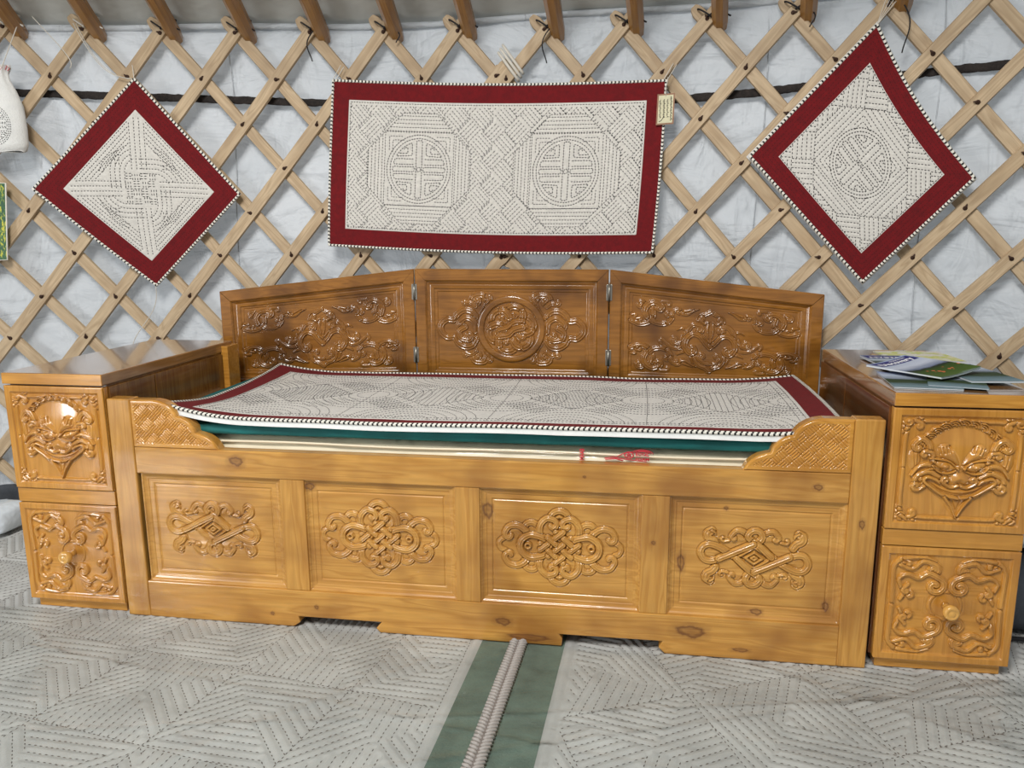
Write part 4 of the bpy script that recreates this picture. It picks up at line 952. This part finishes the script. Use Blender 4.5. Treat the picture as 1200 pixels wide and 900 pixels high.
        for P in mir2(cat([(0, 15), (30, 40), (62, 78)])): st(P, 12, Hh, 0, (1, .5))
    def fn(X, Y, Z):
        u = fw + X; zt = za + (zb-za)*u/Wd - fw; z0 = ZB+fw; z = z0 + (zt-z0)*Y/H0; dp = -0.003+Z*1.0
        return Pa[0]+t[0]*u+nrm[0]*dp, Pa[1]+t[1]*u+nrm[1]*dp, z
    cp = R.mesh('carved_field', M_HEAD, fn, lf); cp['label'] = 'field carved with a round medallion and clouds' if kind == 'c' else 'field carved with corner scrolls round a lobed ornament'
    return lf
leaf(A0, M0, 0.8695, 0.947, 's'); leaf(M0, M1, 0.947, 0.944, 'c'); leaf(M1, B0, 0.944, 0.8627, 's')
for P, s in ((M0, 1), (M1, -1)):
    for z in (0.865, 0.635):
        mb = MB().tube([(P[0], P[1]-0.019, z-0.03), (P[0], P[1]-0.019, z+0.03)], 0.0042, 10)
        mb.box((P[0]-0.010, P[1]-0.0185, z-0.028), (P[0]+0.010, P[1]-0.0155, z+0.028), 0.0008); mb.build('hinge', M_BRASS, hb)

# ================================================================== SIDE CABINETS
def face_mask(R, cx, cy, S):
    f = lambda P: np.stack([cx+np.asarray(P, float)[:, 0]*S, cy+np.asarray(P, float)[:, 1]*S], -1); Hh = 0.0080; b = 0.001
    hf = [(.45, .93), (.74, .68), (.72, .35), (.66, .1), (.68, -.2), (.52, -.52), (.24, -.82)]
    R.fill(f(cat([(0, 1.0)] + hf + [(0, -1.14)] + [(-x, y) for x, y in hf[::-1]], True, 6)), 0.0060, 0.030)
    n = 11
    for k in range(n):
        a = PI*(0.10+0.80*k/(n-1)); x, y = .80*math.cos(a), .34+.72*math.sin(a)
        for j, rr in enumerate((.150, .100, .050)):
            aa = np.linspace(a-1.45, a+1.45, 14); R.stroke(f(np.stack([x+rr*np.cos(aa), y+rr*np.sin(aa)], -1)), .024*S, .0088-.0012*j, 0, base=0)
    for sx in (1, -1):
        g = lambda P: f(np.stack([sx*np.asarray(P, float)[:, 0], np.asarray(P, float)[:, 1]], -1)); st = lambda P, w, H=Hh, gr=.3, tp=(1, 1): R.stroke(g(P), w*S, H, gr, tp, base=b)
        R.fill(g(cat([(.88, .50), (1.08, .48), (1.14, .22), (1.02, -.04), (.88, .10), (.84, .32)], True, 5)), .007, .008); R.line(g([(1.02, .42), (.98, .10)]), .0014, .003); R.line(g([(.93, .42), (.92, .16)]), .0014, .003)
        st(sc([(.66, .36), (.72, .62), (.88, .74), (1.02, .62)], .11, -1, .55), .072)
        st(sc([(.58, .20), (.62, .40), (.76, .44)], .085, -1, .7), .050)
        st(cat([(.46, -.02), (.68, .12), (.90, .06), (1.04, -.14)]), .062, Hh, .3, (1, .6)); st(sc([(.44, -.16), (.66, -.04), (.88, -.12)], .16, -1, 1.0), .062)
        st(sc([(.68, -.34), (.84, -.48)], .11, 1, .9), .052)
        st(cat([(.40, -.06), (.54, .02), (.66, .02)]), .045, Hh, .3, (1, .5))
        R.fill(g(cat([(.04, .14), (.10, .34), (.22, .52), (.34, .63), (.47, .60), (.53, .50), (.50, .37), (.36, .27), (.18, .19)], True, 6)), .0085, .007)
        for k in range(4): x, y = .20+.075*k, .60-.02*k; R.line(g([(x+.06, y-.02), (x+.02, y-.15)]), .0020, .0055)
        R.fill(g(cat([(.10, .06), (.26, .20), (.46, .23), (.58, .18), (.46, .03), (.26, -.02)], True, 6)), .005, .004)
        R.fill(g(circ(.34, .105, .095, 20, ry=.075)), .0080, .005); st(cat([(.06, .05), (.24, .21), (.46, .26), (.68, .28)]), .024, .0095, 0); st(cat([(.10, 0), (.28, -.07), (.48, -.03), (.60, .10)]), .022, .0090, 0)
        R.fill(g(circ(.065, .06, .07, 16)), .009, .006)
        st(cat([(0, -.66), (.32, -.59), (.58, -.42), (.76, -.27), (.70, -.17), (.52, -.22), (.40, -.30)]), .042, .0100, .0)
        st(sc([(.03, -.36), (.18, -.40), (.34, -.30)], .085, 1, .9), .045, .0105)
        st(cat([(.28, -.64), (.13, -.86), (0, -1.14)]), .042, .0085, .0, (1, .5)); R.line(g([(.10, -.72), (.0, -1.02)]), .002, .004)
    R.fill(f(cat([(-.14, -.10), (0, -.04), (.14, -.10), (.24, -.24), (.12, -.34), (0, -.30), (-.12, -.34), (-.24, -.24)], True, 6)), .009, .010)
    R.fill(f(cat([(-.60, -.28), (-.34, -.40), (0, -.45), (.34, -.40), (.60, -.28), (.36, -.48), (0, -.56), (-.36, -.48)], True, 5)), .007, .004)
def corner_scrolls(R, w, h, S, m=0.020, top=True):
    """thin moulding inside the edge that curls into scrolls at the corners"""
    cx, cy = R.x0+w/2, R.y0+h/2
    for sx in (1, -1):
        for sy in (1, -1):
            g = lambda P: np.stack([cx+sx*(w/2-np.asarray(P, float)[:, 0]), cy+sy*(h/2-np.asarray(P, float)[:, 1])], -1); H = .0065
            R.stroke(g(sc([(m, h/2), (m, .075), (m+.002, .055)], .012, -1, .9)), .0052, H, .25, base=0.0)
            R.stroke(g(sc([(w/2, m), (.085, m), (.060, m+.002)], .010, 1, .9)), .0045, H, .25, base=0.0)
            R.stroke(g(sc([(.030, .050), (.044, .030), (.060, .034)], .008, 1, .8)), .0055, H, .2, base=0.0)
            R.stroke(g(sc([(.016, .030), (.030, .040)], .009, -1, .7)), .0055, H, .2, (.5, 1), base=0.0)
            if sy < 0:
                R.stroke(g(cat([(.012, .020), (.026, .030), (.036, .016)])), .0065, H, .2, (.5, 1), base=0.0); R.stroke(g(cat([(.052, .014), (.044, .026), (.034, .034)])), .0055, H, .2, (.5, 1), base=0.0)
def drawer_scrolls(R, w, h):
    cx, cy = R.x0+w/2, R.y0+h/2; H = .0075
    R.stroke(np.stack([cx+.036*np.cos(np.linspace(0, 2*PI, 40)), cy+.036*np.sin(np.linspace(0, 2*PI, 40))], -1), .0045, .003, 0, base=0)
    for sx in (1, -1):
        for sy in (1, -1):
            g = lambda P: np.stack([cx+sx*np.asarray(P, float)[:, 0], cy+sy*np.asarray(P, float)[:, 1]], -1)
            R.ground(g([(.06, .05), (.10, .09)]), .03, .002)
            R.stroke(g(sc([(.122, .006), (.124, .060), (.124, .095), (.112, .113)], .016, 1, .9)), .0062, H, .25, base=0)
            R.stroke(g(sc([(.100, .118), (.060, .122), (.030, .112)], .0)), .0058, H, .25, (1, .7), base=0)
            R.stroke(g(sc([(.110, .100), (.082, .092), (.058, .112), (.030, .104)], .014, 1, .9)), .0085, H, .3, (.6, 1), base=0)
            R.stroke(g(sc([(.100, .034), (.110, .064), (.092, .078), (.066, .070), (.044, .082), (.018, .070)], .022, 1, 1.0)), .0095, H*1.1, .3, (.5, 1), base=0)
            R.stroke(g(sc([(.104, .012), (.094, .030)], .012, 1, .8)), .0060, H, .2, (.8, 1), base=0)
            R.stroke(g(sc([(.088, .052), (.098, .040)], .008, -1, .8)), .0055, H, .2, base=0)
def cabinet(x0, x1, yb, label, side):
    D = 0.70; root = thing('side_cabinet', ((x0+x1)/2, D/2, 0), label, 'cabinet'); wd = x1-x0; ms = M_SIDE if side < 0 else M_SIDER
    MB().box((x0+0.012, 0.018, 0.0), (x1-0.012, D-0.01, 0.030), 0.002).build('plinth', M_CAB, root)
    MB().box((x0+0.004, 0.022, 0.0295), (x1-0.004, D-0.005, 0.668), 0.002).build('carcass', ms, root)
    inner = x1 if side < 0 else x0; o_ = -side
    # inner side boards with a visible gap between them
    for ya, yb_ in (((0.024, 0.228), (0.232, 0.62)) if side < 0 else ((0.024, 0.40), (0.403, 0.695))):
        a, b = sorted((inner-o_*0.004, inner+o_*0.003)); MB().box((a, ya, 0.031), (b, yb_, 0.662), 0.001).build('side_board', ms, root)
    if side < 0: MB().box((inner-0.004, 0.624, 0.031), (inner+0.022, 0.700, 0.690), 0.002).build('rear_stile', M_CAB, root)
    MB().box((x0, 0.0, 0.668), (x1, D, 0.700), 0.003).build('top_board', M_TOP, root)
    MB().box((x0+0.001, -0.0015, 0.669), (x1-0.001, 0.004, 0.699), 0.001).build('top_edge', M_CAB, root)
    MB().box((x0+0.001, 0.004, 0.326), (x1-0.001, 0.022, 0.367), 0.002).build('middle_rail', M_CAB, root)
    for nm_, za, zb in (('mask_front', 0.369, 0.664), ('drawer_front', 0.031, 0.324)):
        q0, q1 = x0+0.002, x1-0.002; mb = MB(); mb.box((q0, 0.006, za), (q1, 0.0225, zb), 0.0015); par = mb.build(nm_, M_CAB, root)
        R = Relief(q1-q0, zb-za, 0.00125, q0, za); d = np.minimum(np.minimum(R.X-q0, q1-R.X), np.minimum(R.Y-za, zb-R.Y))
        edge = np.interp(d, [0, 0.0015, 0.017, 0.0185, 0.022, 1], [0.004, 0.0060, 0.0060, 0.0015, 0.0, 0.0]); w2, h2 = q1-q0, zb-za
        if nm_ == 'mask_front': corner_scrolls(R, w2, h2, 1, m=0.030); face_mask(R, (q0+q1)/2, (za+zb)/2+0.001, 0.101)
        else: drawer_scrolls(R, w2, h2)
        R.Z = np.where(d < 0.022, np.maximum(edge, 0), R.Z)
        c = R.mesh('carving', M_CABC, lambda X, Y, Z: (X, 0.0055-Z, Y), par); c['label'] = 'relief of a horned lion like mask' if nm_ == 'mask_front' else 'relief of scrolling clouds'
        if nm_ == 'drawer_front':
            MB().lathe([(0, .010), (.010, .0085), (.018, .010), (.024, .0165), (.034, .0190), (.042, .0165), (.044, .011), (.0425, .010), (.0455, .006), (.046, .001)], ((q0+q1)/2+0.001, 0.004, (za+zb)/2), (0, -1, 0), 24).build('knob', M_KNOB, par)
    return root
cabinet(-1.312, -1.006, 0, 'left side cabinet with bare shiny top, carved mask and knobbed drawer', -1)
cabinet(1.014, 1.326, 0, 'right side cabinet carrying the booklets, with carved mask and knobbed drawer', 1)

# ---- booklets on the right cabinet
def cover_mat(name, kind, h):
    m, t, b = nm(name); b.inputs['Roughness'].default_value = 0.6; b.inputs['Specular IOR Level'].default_value = 0.12
    tc = t.nodes.new('ShaderNodeTexCoord'); sp = t.nodes.new('ShaderNodeSeparateXYZ'); t.links.new(tc.outputs['Object'], sp.inputs[0])
    if kind == 'map':
        n = noise(t, coords(t), 16, 4, 0.6); r = ramp(t, [(0.3, s2l((206, 198, 190))), (0.47, s2l((214, 212, 206))), (0.55, s2l((190, 196, 110))), (0.62, s2l((206, 204, 150))), (0.8, s2l((214, 208, 214)))])
        t.links.new(n, r.inputs[0]); t.links.new(r.outputs[0], b.inputs['Base Color']); return m
    n = noise(t, coords(t, (20, 50, 1)), 1.0, 5, 0.6); ad = t.nodes.new('ShaderNodeMath'); ad.operation = 'MULTIPLY_ADD'; ad.inputs[1].default_value = 0.035; t.links.new(n, ad.inputs[0]); t.links.new(sp.outputs['Y'], ad.inputs[2])
    mr = t.nodes.new('ShaderNodeMapRange'); mr.inputs[1].default_value = -h/2+0.012; mr.inputs[2].default_value = h/2+0.018; t.links.new(ad.outputs[0], mr.inputs[0])
    if kind == 'a': st = [(0, (126, 140, 138)), (0.06, (70, 92, 36)), (0.34, (50, 72, 24)), (0.42, (30, 38, 26)), (0.47, (110, 120, 144)), (0.62, (186, 192, 206)), (1, (150, 164, 190))]
    elif kind == 'b': st = [(0, (120, 142, 150)), (0.22, (90, 112, 118)), (0.30, (50, 66, 40)), (0.48, (40, 56, 30)), (0.56, (130, 140, 156)), (0.75, (176, 186, 200)), (1, (140, 150, 184))]
    else: st = [(0, (170, 182, 186)), (0.3, (92, 110, 90)), (0.45, (50, 62, 40)), (0.55, (60, 70, 60)), (0.65, (170, 180, 190)), (1, (120, 134, 160))]
    r = ramp(t, [(p, s2l(c)) for p, c in st]); t.links.new(mr.outputs[0], r.inputs[0]); c = r.outputs[0]
    if kind == 'a':
        vo = N(t, 'ShaderNodeTexVoronoi', Scale=60.0); t.links.new(coords(t), vo.inputs['Vector']); rr = ramp(t, [(0.25, (1, 1, 1, 1)), (0.32, (0, 0, 0, 1))]); t.links.new(vo.outputs['Distance'], rr.inputs[0])
        rm = ramp(t, [(0.15, (0, 0, 0, 1)), (0.2, (1, 1, 1, 1)), (0.3, (1, 1, 1, 1)), (0.34, (0, 0, 0, 1))]); t.links.new(mr.outputs[0], rm.inputs[0])
        mm = t.nodes.new('ShaderNodeMath'); mm.operation = 'MULTIPLY'; t.links.new(rr.outputs[0], mm.inputs[0]); t.links.new(rm.outputs[0], mm.inputs[1]); c = mixc(t, mm.outputs[0], c, s2l((212, 108, 70)))
    t.links.new(c, b.inputs['Base Color']); return m
M_PAGE = plain('booklet_pages', (206, 210, 212), 0.5); M_NAVY = plain('navy_title_band', (14, 22, 104), 0.6); M_WHITEINK = plain('white_ink', (232, 232, 232), 0.5)
def booklet(cx, cy, z, rot, w, h, th, kind, title, sub, label, tilt=(0, 0), band=True, curl=0.0):
    root = thing('booklet', (cx, cy, z), label, 'booklet', 'booklets on the right cabinet'); root.rotation_euler = (tilt[0], tilt[1], rot); ORG[root.name] = (0, 0, 0)
    def shape(x, y, zz): return (x, y, zz + curl*max(0, (x/w+.5))**2*0.03 + 0.0)
    m = MB(); n = 10
    def sheet(mb, z0, z1, w, h):
        V = []; Fc = []
        for i in range(n+1):
            x = -w/2+w*i/n; V += [shape(x, -h/2, z0), shape(x, h/2, z0), shape(x, -h/2, z1), shape(x, h/2, z1)]
        for i in range(n):
            a, b = i*4, i*4+4; Fc += [[a, a+1, b+1, b], [a+2, b+2, b+3, a+3], [a, b, b+2, a+2], [a+1, a+3, b+3, b+1]]
        Fc += [[0, 2, 3, 1], [n*4, n*4+1, n*4+3, n*4+2]]; mb.add(V, Fc)
    sheet(m, 0.0004, th-0.0005, w-0.002, h-0.003); m.build('pages', M_PAGE, root)
    m = MB(); sheet(m, th-0.0005, th, w, h); sheet(m, 0, 0.0004, w, h); cv = m.build('cover', cover_mat('cover_'+kind, kind, h), root)
    if band:
        m = MB(); bw_, y0, y1 = w*0.93, h*0.27, h*0.46; xs = np.linspace(-bw_/2, bw_/2, 8)
        V = []; [V.extend([shape(x, y0, th+0.0001), shape(x, y1, th+0.0001), shape(x, y0, th+0.0004), shape(x, y1, th+0.0004)]) for x in xs]
        Fc = []
        for i in range(7): a, b = i*4, i*4+4; Fc += [[a+2, b+2, b+3, a+3], [a, b, b+2, a+2], [a+1, a+3, b+3, b+1]]
        m.add(V, Fc); m.build('title_band', M_NAVY, cv)
        m = MB(); text_mesh(title, 0.030, lambda x, y, zz: shape(x-bw_*0.44, y+y0+0.006, th+0.0006+zz), m, bold=True, extr=0.0001, width=bw_*0.86)
        if sub: text_mesh(sub, 0.010, lambda x, y, zz: shape(x-bw_*0.05, y+y1-0.012, th+0.0006+zz), m, extr=0.0001, width=bw_*0.42)
        m.build('title', M_WHITEINK, cv)
    return root
ZT = 0.7003
booklet(1.250, 0.560, ZT, 0.06, 0.190, 0.190, 0.003, 'map', '', '', 'folded pale yellow and white map leaflet at the back of the booklets', band=False)
booklet(1.155, 0.395, ZT+0.0035, 0.03, 0.150, 0.255, 0.005, 'c', 'MYSTERY', '', 'glossy booklet with a MYSTERY title band at the back left of the pile', tilt=(0.0, 0))
booklet(1.112, 0.150, ZT, -0.10, 0.150, 0.210, 0.004, 'b', '', '', 'pale grey glossy booklet at the front left corner, directly under the topmost one', band=False)
booklet(1.195, 0.140, ZT+0.0045, -0.30, 0.125, 0.190, 0.003, 'b', '', '', 'silver grey leaflet poking out at the front middle of the pile', band=False)
booklet(1.265, 0.230, ZT+0.0080, 0.10, 0.125, 0.250, 0.005, 'b', 'MYSTERY', '', 'green and grey glossy booklet at the right of the pile, nearest the cabinet edge', tilt=(0.0, 0))
booklet(1.150, 0.240, ZT+0.0135, 0.62, 0.150, 0.215, 0.005, 'a', 'Discovery', 'MONGOLIA', 'topmost booklet lying aslant with navy title band and green meadow photo', curl=0.5)

# ---- paper tag on the wide rug
tg = thing('paper_tag', tuple(cyl(0.661, 1.43, 0.07)), 'small brown edged paper tag hanging at the top right corner of the wide rug', 'tag')
m = MB(); oo = 0.066
def tagpt(x, y, o=0.0): return cyl(0.634+x+0.06*0*y, 1.430+y+0.03*x, oo+o)
V = [tagpt(x, y, o) for o in (0, 0.0015) for x, y in ((0, 0), (.060, 0), (.062, .100), (.003, .100))]
m.add(V, [[0, 3, 2, 1], [4, 5, 6, 7], [0, 1, 5, 4], [1, 2, 6, 5], [2, 3, 7, 6], [3, 0, 4, 7]]); m.build('card', plain('aged_paper', (150, 112, 86), 0.7, var=0.12), tg)
m = MB(); V = [tagpt(x, y, o) for o in (0.0014, 0.0019) for x, y in ((.005, .005), (.055, .005), (.057, .095), (.008, .095))]
m.add(V, [[4, 5, 6, 7], [0, 1, 5, 4], [1, 2, 6, 5], [2, 3, 7, 6], [3, 0, 4, 7]]); m.build('paper_face', plain('tag_paper', (212, 206, 172), 0.7, var=0.1), tg)
m = MB()
for k, x in enumerate((.013, .026, .038, .050)):
    y1, y0 = (.082, .022) if k < 3 else (.090, .012); P = []
    ys = np.linspace(y1, y0, 26); P = np.array([tagpt(x+0.0018*math.sin(i*2.1+k), y, 0.0024) for i, y in enumerate(ys)]); m.tube(P, 0.0007+0.0003*(k % 2), 4)
    for i in range(2, 24, 3): m.tube([tagpt(x, ys[i], 0.0024), tagpt(x+(0.005 if i % 2 else -0.004), ys[i]-.003, 0.0024)], 0.0006, 4)
m.tube([tagpt(.026, .026, .0024), tagpt(.018, .014, .0024), tagpt(.010, .010, .0024)], 0.0009, 4); m.build('script', M_BLACK, tg)
MB().tube([tagpt(.032, .092, .002), tagpt(.030, .12, 0.002), tagpt(.036, .145, -0.004), tagpt(.034, .155, -0.01)], 0.0014, 5).build('tag_thread', M_TWINE, tg)

# ---- hanging felt bag, left edge
bagx = -1.745
bag = thing('felt_bag', tuple(cyl(bagx, 1.37, 0.06)), 'white felt drawstring bag with black stitched emblem hanging at the top left', 'bag')
prof = [(1.372, .070), (1.376, .084), (1.40, .092), (1.46, .094), (1.53, .090), (1.58, .074), (1.615, .056), (1.64, .052), (1.665, .062)]
m = MB(); n = 36; V = []
for z, r in prof:
    for j in range(n): t = 2*PI*j/n; fo = 1+0.10*math.sin(t*9)*max(0, (z-1.56)/.1); V.append(cyl(bagx+r*math.cos(t)*fo, z+0.003*math.sin(3*t), 0.075+r*0.42*math.sin(t)*fo))
K = len(prof); m.add(V, [[i*n+j, i*n+(j+1) % n, (i+1)*n+(j+1) % n, (i+1)*n+j] for i in range(K-1) for j in range(n)]+[list(range(n))], 0, True); m.build('bag_body', M_FELTW, bag)
def bagsurf(x, y, hh): # front of the bag
    rz = np.interp(1.46+y, [p[0] for p in prof], [p[1] for p in prof]); xx = np.clip(x/rz, -.98, .98); return cyl(bagx+x, 1.46+y, 0.075+rz*0.42*np.sqrt(1-xx**2)+hh+0.0015)
m = MB(); L = [P*np.array([.80, 1.0]) for P in shou(0, 0, .068)]; dashes(m, [P*1.0 for P in L], bagsurf, 0.006, 0.002, 0.0013); m.build('stitched_emblem', M_THREAD, bag)
m = MB()
for x in (-.05, -.03, -.01, .01, .03, .05): m.tube(bagsurf(np.array([x, x+.006, x+.012, x+.004]), np.array([.190, .204, .196, .188]), np.zeros(4)), 0.0012, 5)
m.build('red_stitching', M_PRINT, bag)
m = MB(); t = np.linspace(0, 1, 16)
m.tube(cyl(bagx+.05*(1-t)+0.11*t**2*0+.09*t, 1.655+.15*t, 0.11-.06*t), 0.0017, 5); m.tube(cyl(bagx-.05+.10*t, 1.655+.19*t, 0.11-.06*t), 0.0017, 5); m.tube(cyl(bagx+.14+.12*np.sin(t*1.9), 1.84-.17*t-.03*np.sin(t*3), 0.04+.01*t), 0.0016, 5)
m.build('drawstring', M_TWINE, bag)
# ---- green and gold brocade strip at the left edge
def broc():
    mm, t, b = nm('green_gold_brocade'); b.inputs['Roughness'].default_value = 0.35
    n = noise(t, coords(t, (60, 60, 22)), 1.6, 4, 0.7, 1.0); r = ramp(t, [(0.40, s2l((14, 62, 34))), (0.52, s2l((30, 96, 40))), (0.60, s2l((196, 190, 40)))]); t.links.new(n, r.inputs[0]); t.links.new(r.outputs[0], b.inputs['Base Color']); return mm
fx = thing('brocade_strip', tuple(cyl(-1.82, 0.985, 0.06)), 'green and gold brocade strip hanging below the white bag at the left edge', 'hanging')
MB().add([cyl(a, z, o) for o in (0.052, 0.060) for a, z in ((-1.93, .985), (-1.785, .988), (-1.758, 1.262), (-1.90, 1.27))], [[0, 3, 2, 1], [4, 5, 6, 7], [0, 1, 5, 4], [1, 2, 6, 5], [2, 3, 7, 6], [3, 0, 4, 7]]).build('brocade', broc(), fx)
e = cyl(np.array([-1.93, -1.784, -1.757, -1.90, -1.93]), np.array([.984, .987, 1.263, 1.271, .984]), 0.057); MB().tube(e, 0.0035, 6).build('white_edging', M_CORDW, fx)

# ================================================================== FLOOR COVERINGS
def carpet_lines(x0, x1, y0, y1, S, sp, rot):
    c, s = math.cos(rot), math.sin(rot); L = []; n = 8
    for i in range(-n, n):
        for j in range(-n, n):
            cx, cy = i*S, j*S
            gx, gy = c*cx-s*cy, s*cx+c*cy
            if not (x0-S < gx < x1+S and y0-S < gy < y1+S): continue
            h_ = S/2
            tri = [([(0, 0), (h_, 0), (h_, h_)], 0.0), ([(0, 0), (h_, h_), (0, h_)], PI/2), ([(0, 0), (0, h_), (-h_, h_)], PI/4), ([(0, 0), (-h_, h_), (-h_, 0)], 3*PI/4),
                   ([(0, 0), (-h_, 0), (-h_, -h_)], 0.0), ([(0, 0), (-h_, -h_), (0, -h_)], PI/2), ([(0, 0), (0, -h_), (h_, -h_)], PI/4), ([(0, 0), (h_, -h_), (h_, 0)], 3*PI/4)]
            for P, an in tri:
                if (i+j) % 2: an = PI/2-an
                P = [(cx+p[0], cy+p[1]) for p in P]; P = [(c*p[0]-s*p[1], s*p[0]+c*p[1]) for p in P]
                L += hatch(P, an+rot+0.12, sp)
            for P in (((-h_, -h_), (h_, h_)), ((-h_, h_), (h_, -h_))):
                L.append(np.array([(c*(cx+p[0])-s*(cy+p[1]), s*(cx+p[0])+c*(cy+p[1])) for p in P]))
    out = []
    for P in L:
        r = clip_line([(x0, y0), (x1, y0), (x1, y1), (x0, y1)], P[0], (P[1]-P[0])) if len(P) == 2 else None
        if r is None: continue
        d = P[1]-P[0]; t = [(q-P[0])@d/(d@d) for q in r]; a, b = max(0, min(t)), min(1, max(t))
        if b-a > 0.02: out.append(np.array([P[0]+d*a, P[0]+d*b]))
    return out
TH = 0.044
def carp_map(x, y, hh):
    c, s = math.cos(TH), math.sin(TH); return np.stack([0.131+c*x-s*y*-1*-1 if False else 0.131 + x*c + y*s, -0.014 - x*s*0 + y*c, -0.003+hh+0.0022*fbm(x*2.2, y*2.6, 3, 3)], -1)
def carpet(x0, x1, g0, g1, label, rot, S):
    root = thing('felt_carpet', ((x0+x1)/2, -0.6, -0.004), label, 'carpet', None)
    y0, y1 = -1.6, 0.95; nx, ny = 120, 100
    b = MB(); X, Y = np.meshgrid(np.linspace(min(x0, g0), max(x1, g1), nx), np.linspace(y0, y1, ny)); I = np.arange(nx*ny).reshape(ny, nx)
    top = carp_map(X.ravel(), Y.ravel(), np.full(X.size, -0.0045)); bot = top.copy(); bot[:, 2] = -0.0115
    q = np.stack([I[:-1, :-1], I[:-1, 1:], I[1:, 1:], I[1:, :-1]], -1).reshape(-1, 4).tolist(); n0 = nx*ny
    okv = (np.hypot(top[:, 0]-CX, top[:, 1]-CY) < RR-0.09).tolist(); q = [f for f in q if all(okv[i] for i in f)]
    b.add(np.vstack([top, bot]), q+[[i+n0 for i in f[::-1]] for f in q], 0, True); b.build('carpet_backing', M_CARPET, root)
    fn = lambda X, Y, Z: tuple(np.moveaxis(carp_map(X.ravel(), Y.ravel(), Z.ravel()).reshape(X.shape+(3,)), -1, 0))
    L = carpet_lines(x0+.036 if x0 > 0 else x0+.01, x1-.036 if x1 < 0 else x1-.01, -0.95, y1-.02, S, 0.0225, rot)
    e = (x1-.030) if x1 < 0 else (x0+.030); L.append(np.array([(e, y) for y in np.linspace(-.95, y1-.02, 60)]))
    R = Relief(x1-x0, y1+1.0, 0.0042, x0, -1.0); puff(R, L, 0.0048, 0.008); dd = np.minimum(R.X-x0, x1-R.X); R.Z = R.Z*np.clip(dd/0.01, 0, 1)-0.0005
    inr = lambda R: np.hypot(0.131+R.X+R.Y*math.sin(TH)-CX, -0.014+R.Y-CY) < RR-0.09
    R.mesh('quilted_field', M_CARPET, fn, root, mask=inr(R)); L = [P for P in L if max(math.hypot(0.131+p[0]-CX, p[1]-0.014-CY) for p in P) < RR-0.12]
    mt_ = MB(); dashes(mt_, L, lambda x, y, hh: carp_map(x, y, hh+0.0004), 0.009, 0.0045, 0.0014, 0.0012, jit=0.0006); mt_.build('stitching', plain('faded_brown_thread', (100, 94, 88), 0.9), root)
    Rg = Relief(g1-g0, y1-y0, 0.012, g0, y0); Rg.Z[:] = 0.0002; gb = Rg.mesh('green_border', M_GREEN, fn, root)
    return root
cl = carpet(-2.9, -0.100, -0.100, -0.0005, 'grey quilted felt carpet with green border on the left of the braided seam', 0.62, 0.44)
carpet(0.120, 2.9, 0.0005, 0.120, 'grey quilted felt carpet with green border on the right of the braided seam', -0.35, 0.46)
m = MB(); ys = np.arange(-1.3, 0.9, 0.0120)
for k, y in enumerate(ys):
    for s in (-1, 1):
        P = carp_map(np.array([s*0.002, s*0.010, s*0.020, s*.022]), np.array([y, y+.004, y+.012, y+.016]), np.array([.012, .014, .010, .005])); m.tube(P, [.0034, .0046, .0042, .0022], 8)
m.tube(carp_map(np.zeros(80), np.linspace(-1.3, .9, 80), np.full(80, .002)), 0.0125, 8, mi=1)
top_mesh('braided_seam', m, [M_BRAID, M_BRAIDD], (0.131, -0.2, 0.0), 'thick grey braided cord lying along the green seam between the two carpets', 'cord')
def film_fn(u, v):
    x = -2.6+5.2*u; y = -1.5+1.485*v; 
    rid = sum(0.004*np.exp(-(((x-a)*math.sin(th)+(y-b)*math.cos(th))/0.006)**2) for a, b, th in ((-.9, -.3, .5), (-.3, -.35, -.8), (.7, -.25, -.35), (1.0, -.15, -.2), (-1.2, -.2, .15), (.35, -.2, 1.2), (1.4, -.4, .5)))
    return np.stack([x, y, 0.0085+0.003*fbm(x*5, y*6, 4, 1)+rid], -1)
fo = grid_obj('plastic_film', film_fn, 420, 160, M_FILM)
tag(fo, 'clear creased plastic film spread over the carpets in front of the bed', 'plastic sheet')

# ---- bundles on the floor beyond the cabinets
def lump(x0, x1, y0, y1, z0, z1, seed, amp=0.02, n=40):
    m = MB(); V = []; K = 18
    for i in range(K+1):
        ph = -PI/2+PI*i/K
        for j in range(n):
            t = 2*PI*j/n; ct, st = math.cos(t), math.sin(t); se = lambda c, p: math.copysign(abs(c)**p, c)
            x = (x0+x1)/2+(x1-x0)/2*se(ct, .35)*se(math.cos(ph), .35); y = (y0+y1)/2+(y1-y0)/2*se(st, .35)*se(math.cos(ph), .35); z = (z0+z1)/2+(z1-z0)/2*se(math.sin(ph), .5)
            k = amp*float(fbm(np.array(x*7+z*9+seed), np.array(y*7+z*14), 3)); V.append((x+k*ct, y+k*st, max(z0, z+(k if z > z0+.02 else 0))))
    m.add(V, [[i*n+j, i*n+(j+1) % n, (i+1)*n+(j+1) % n, (i+1)*n+j] for i in range(K) for j in range(n)], 0, True); return m
top_mesh('blanket_bundle', lump(1.365, 1.80, 0.20, 0.62, 0.003, 0.20, 3.0, 0.015), M_DARKFELT, (1.58, 0.42, 0.003), 'dark grey folded blanket on the floor right of the right cabinet', 'blanket')
top_mesh('plastic_sack', lump(1.36, 1.80, 0.26, 0.62, 0.215, 0.31, 9.0, 0.03), M_PLAST, (1.58, 0.44, 0.215), 'shiny plastic bundle on top of the dark blanket right of the cabinet', 'sack')
top_mesh('plastic_sack', lump(-2.35, -1.80, 0.42, 0.60, 0.003, 0.105, 5.0, 0.03), M_PLAST, (-2.1, 0.51, 0.003), 'crumpled white plastic sack on the floor left of the left cabinet', 'sack')
m = MB(); t = np.linspace(0, 1, 60); m.tube(np.stack([1.34+.5*t, .175+.01*np.sin(t*9), .012+0*t], -1), 0.006, 8); top_mesh('floor_cord', m, M_BLACK, (1.5, .17, .012), 'black cord along the floor in front of the dark blanket', 'cord')
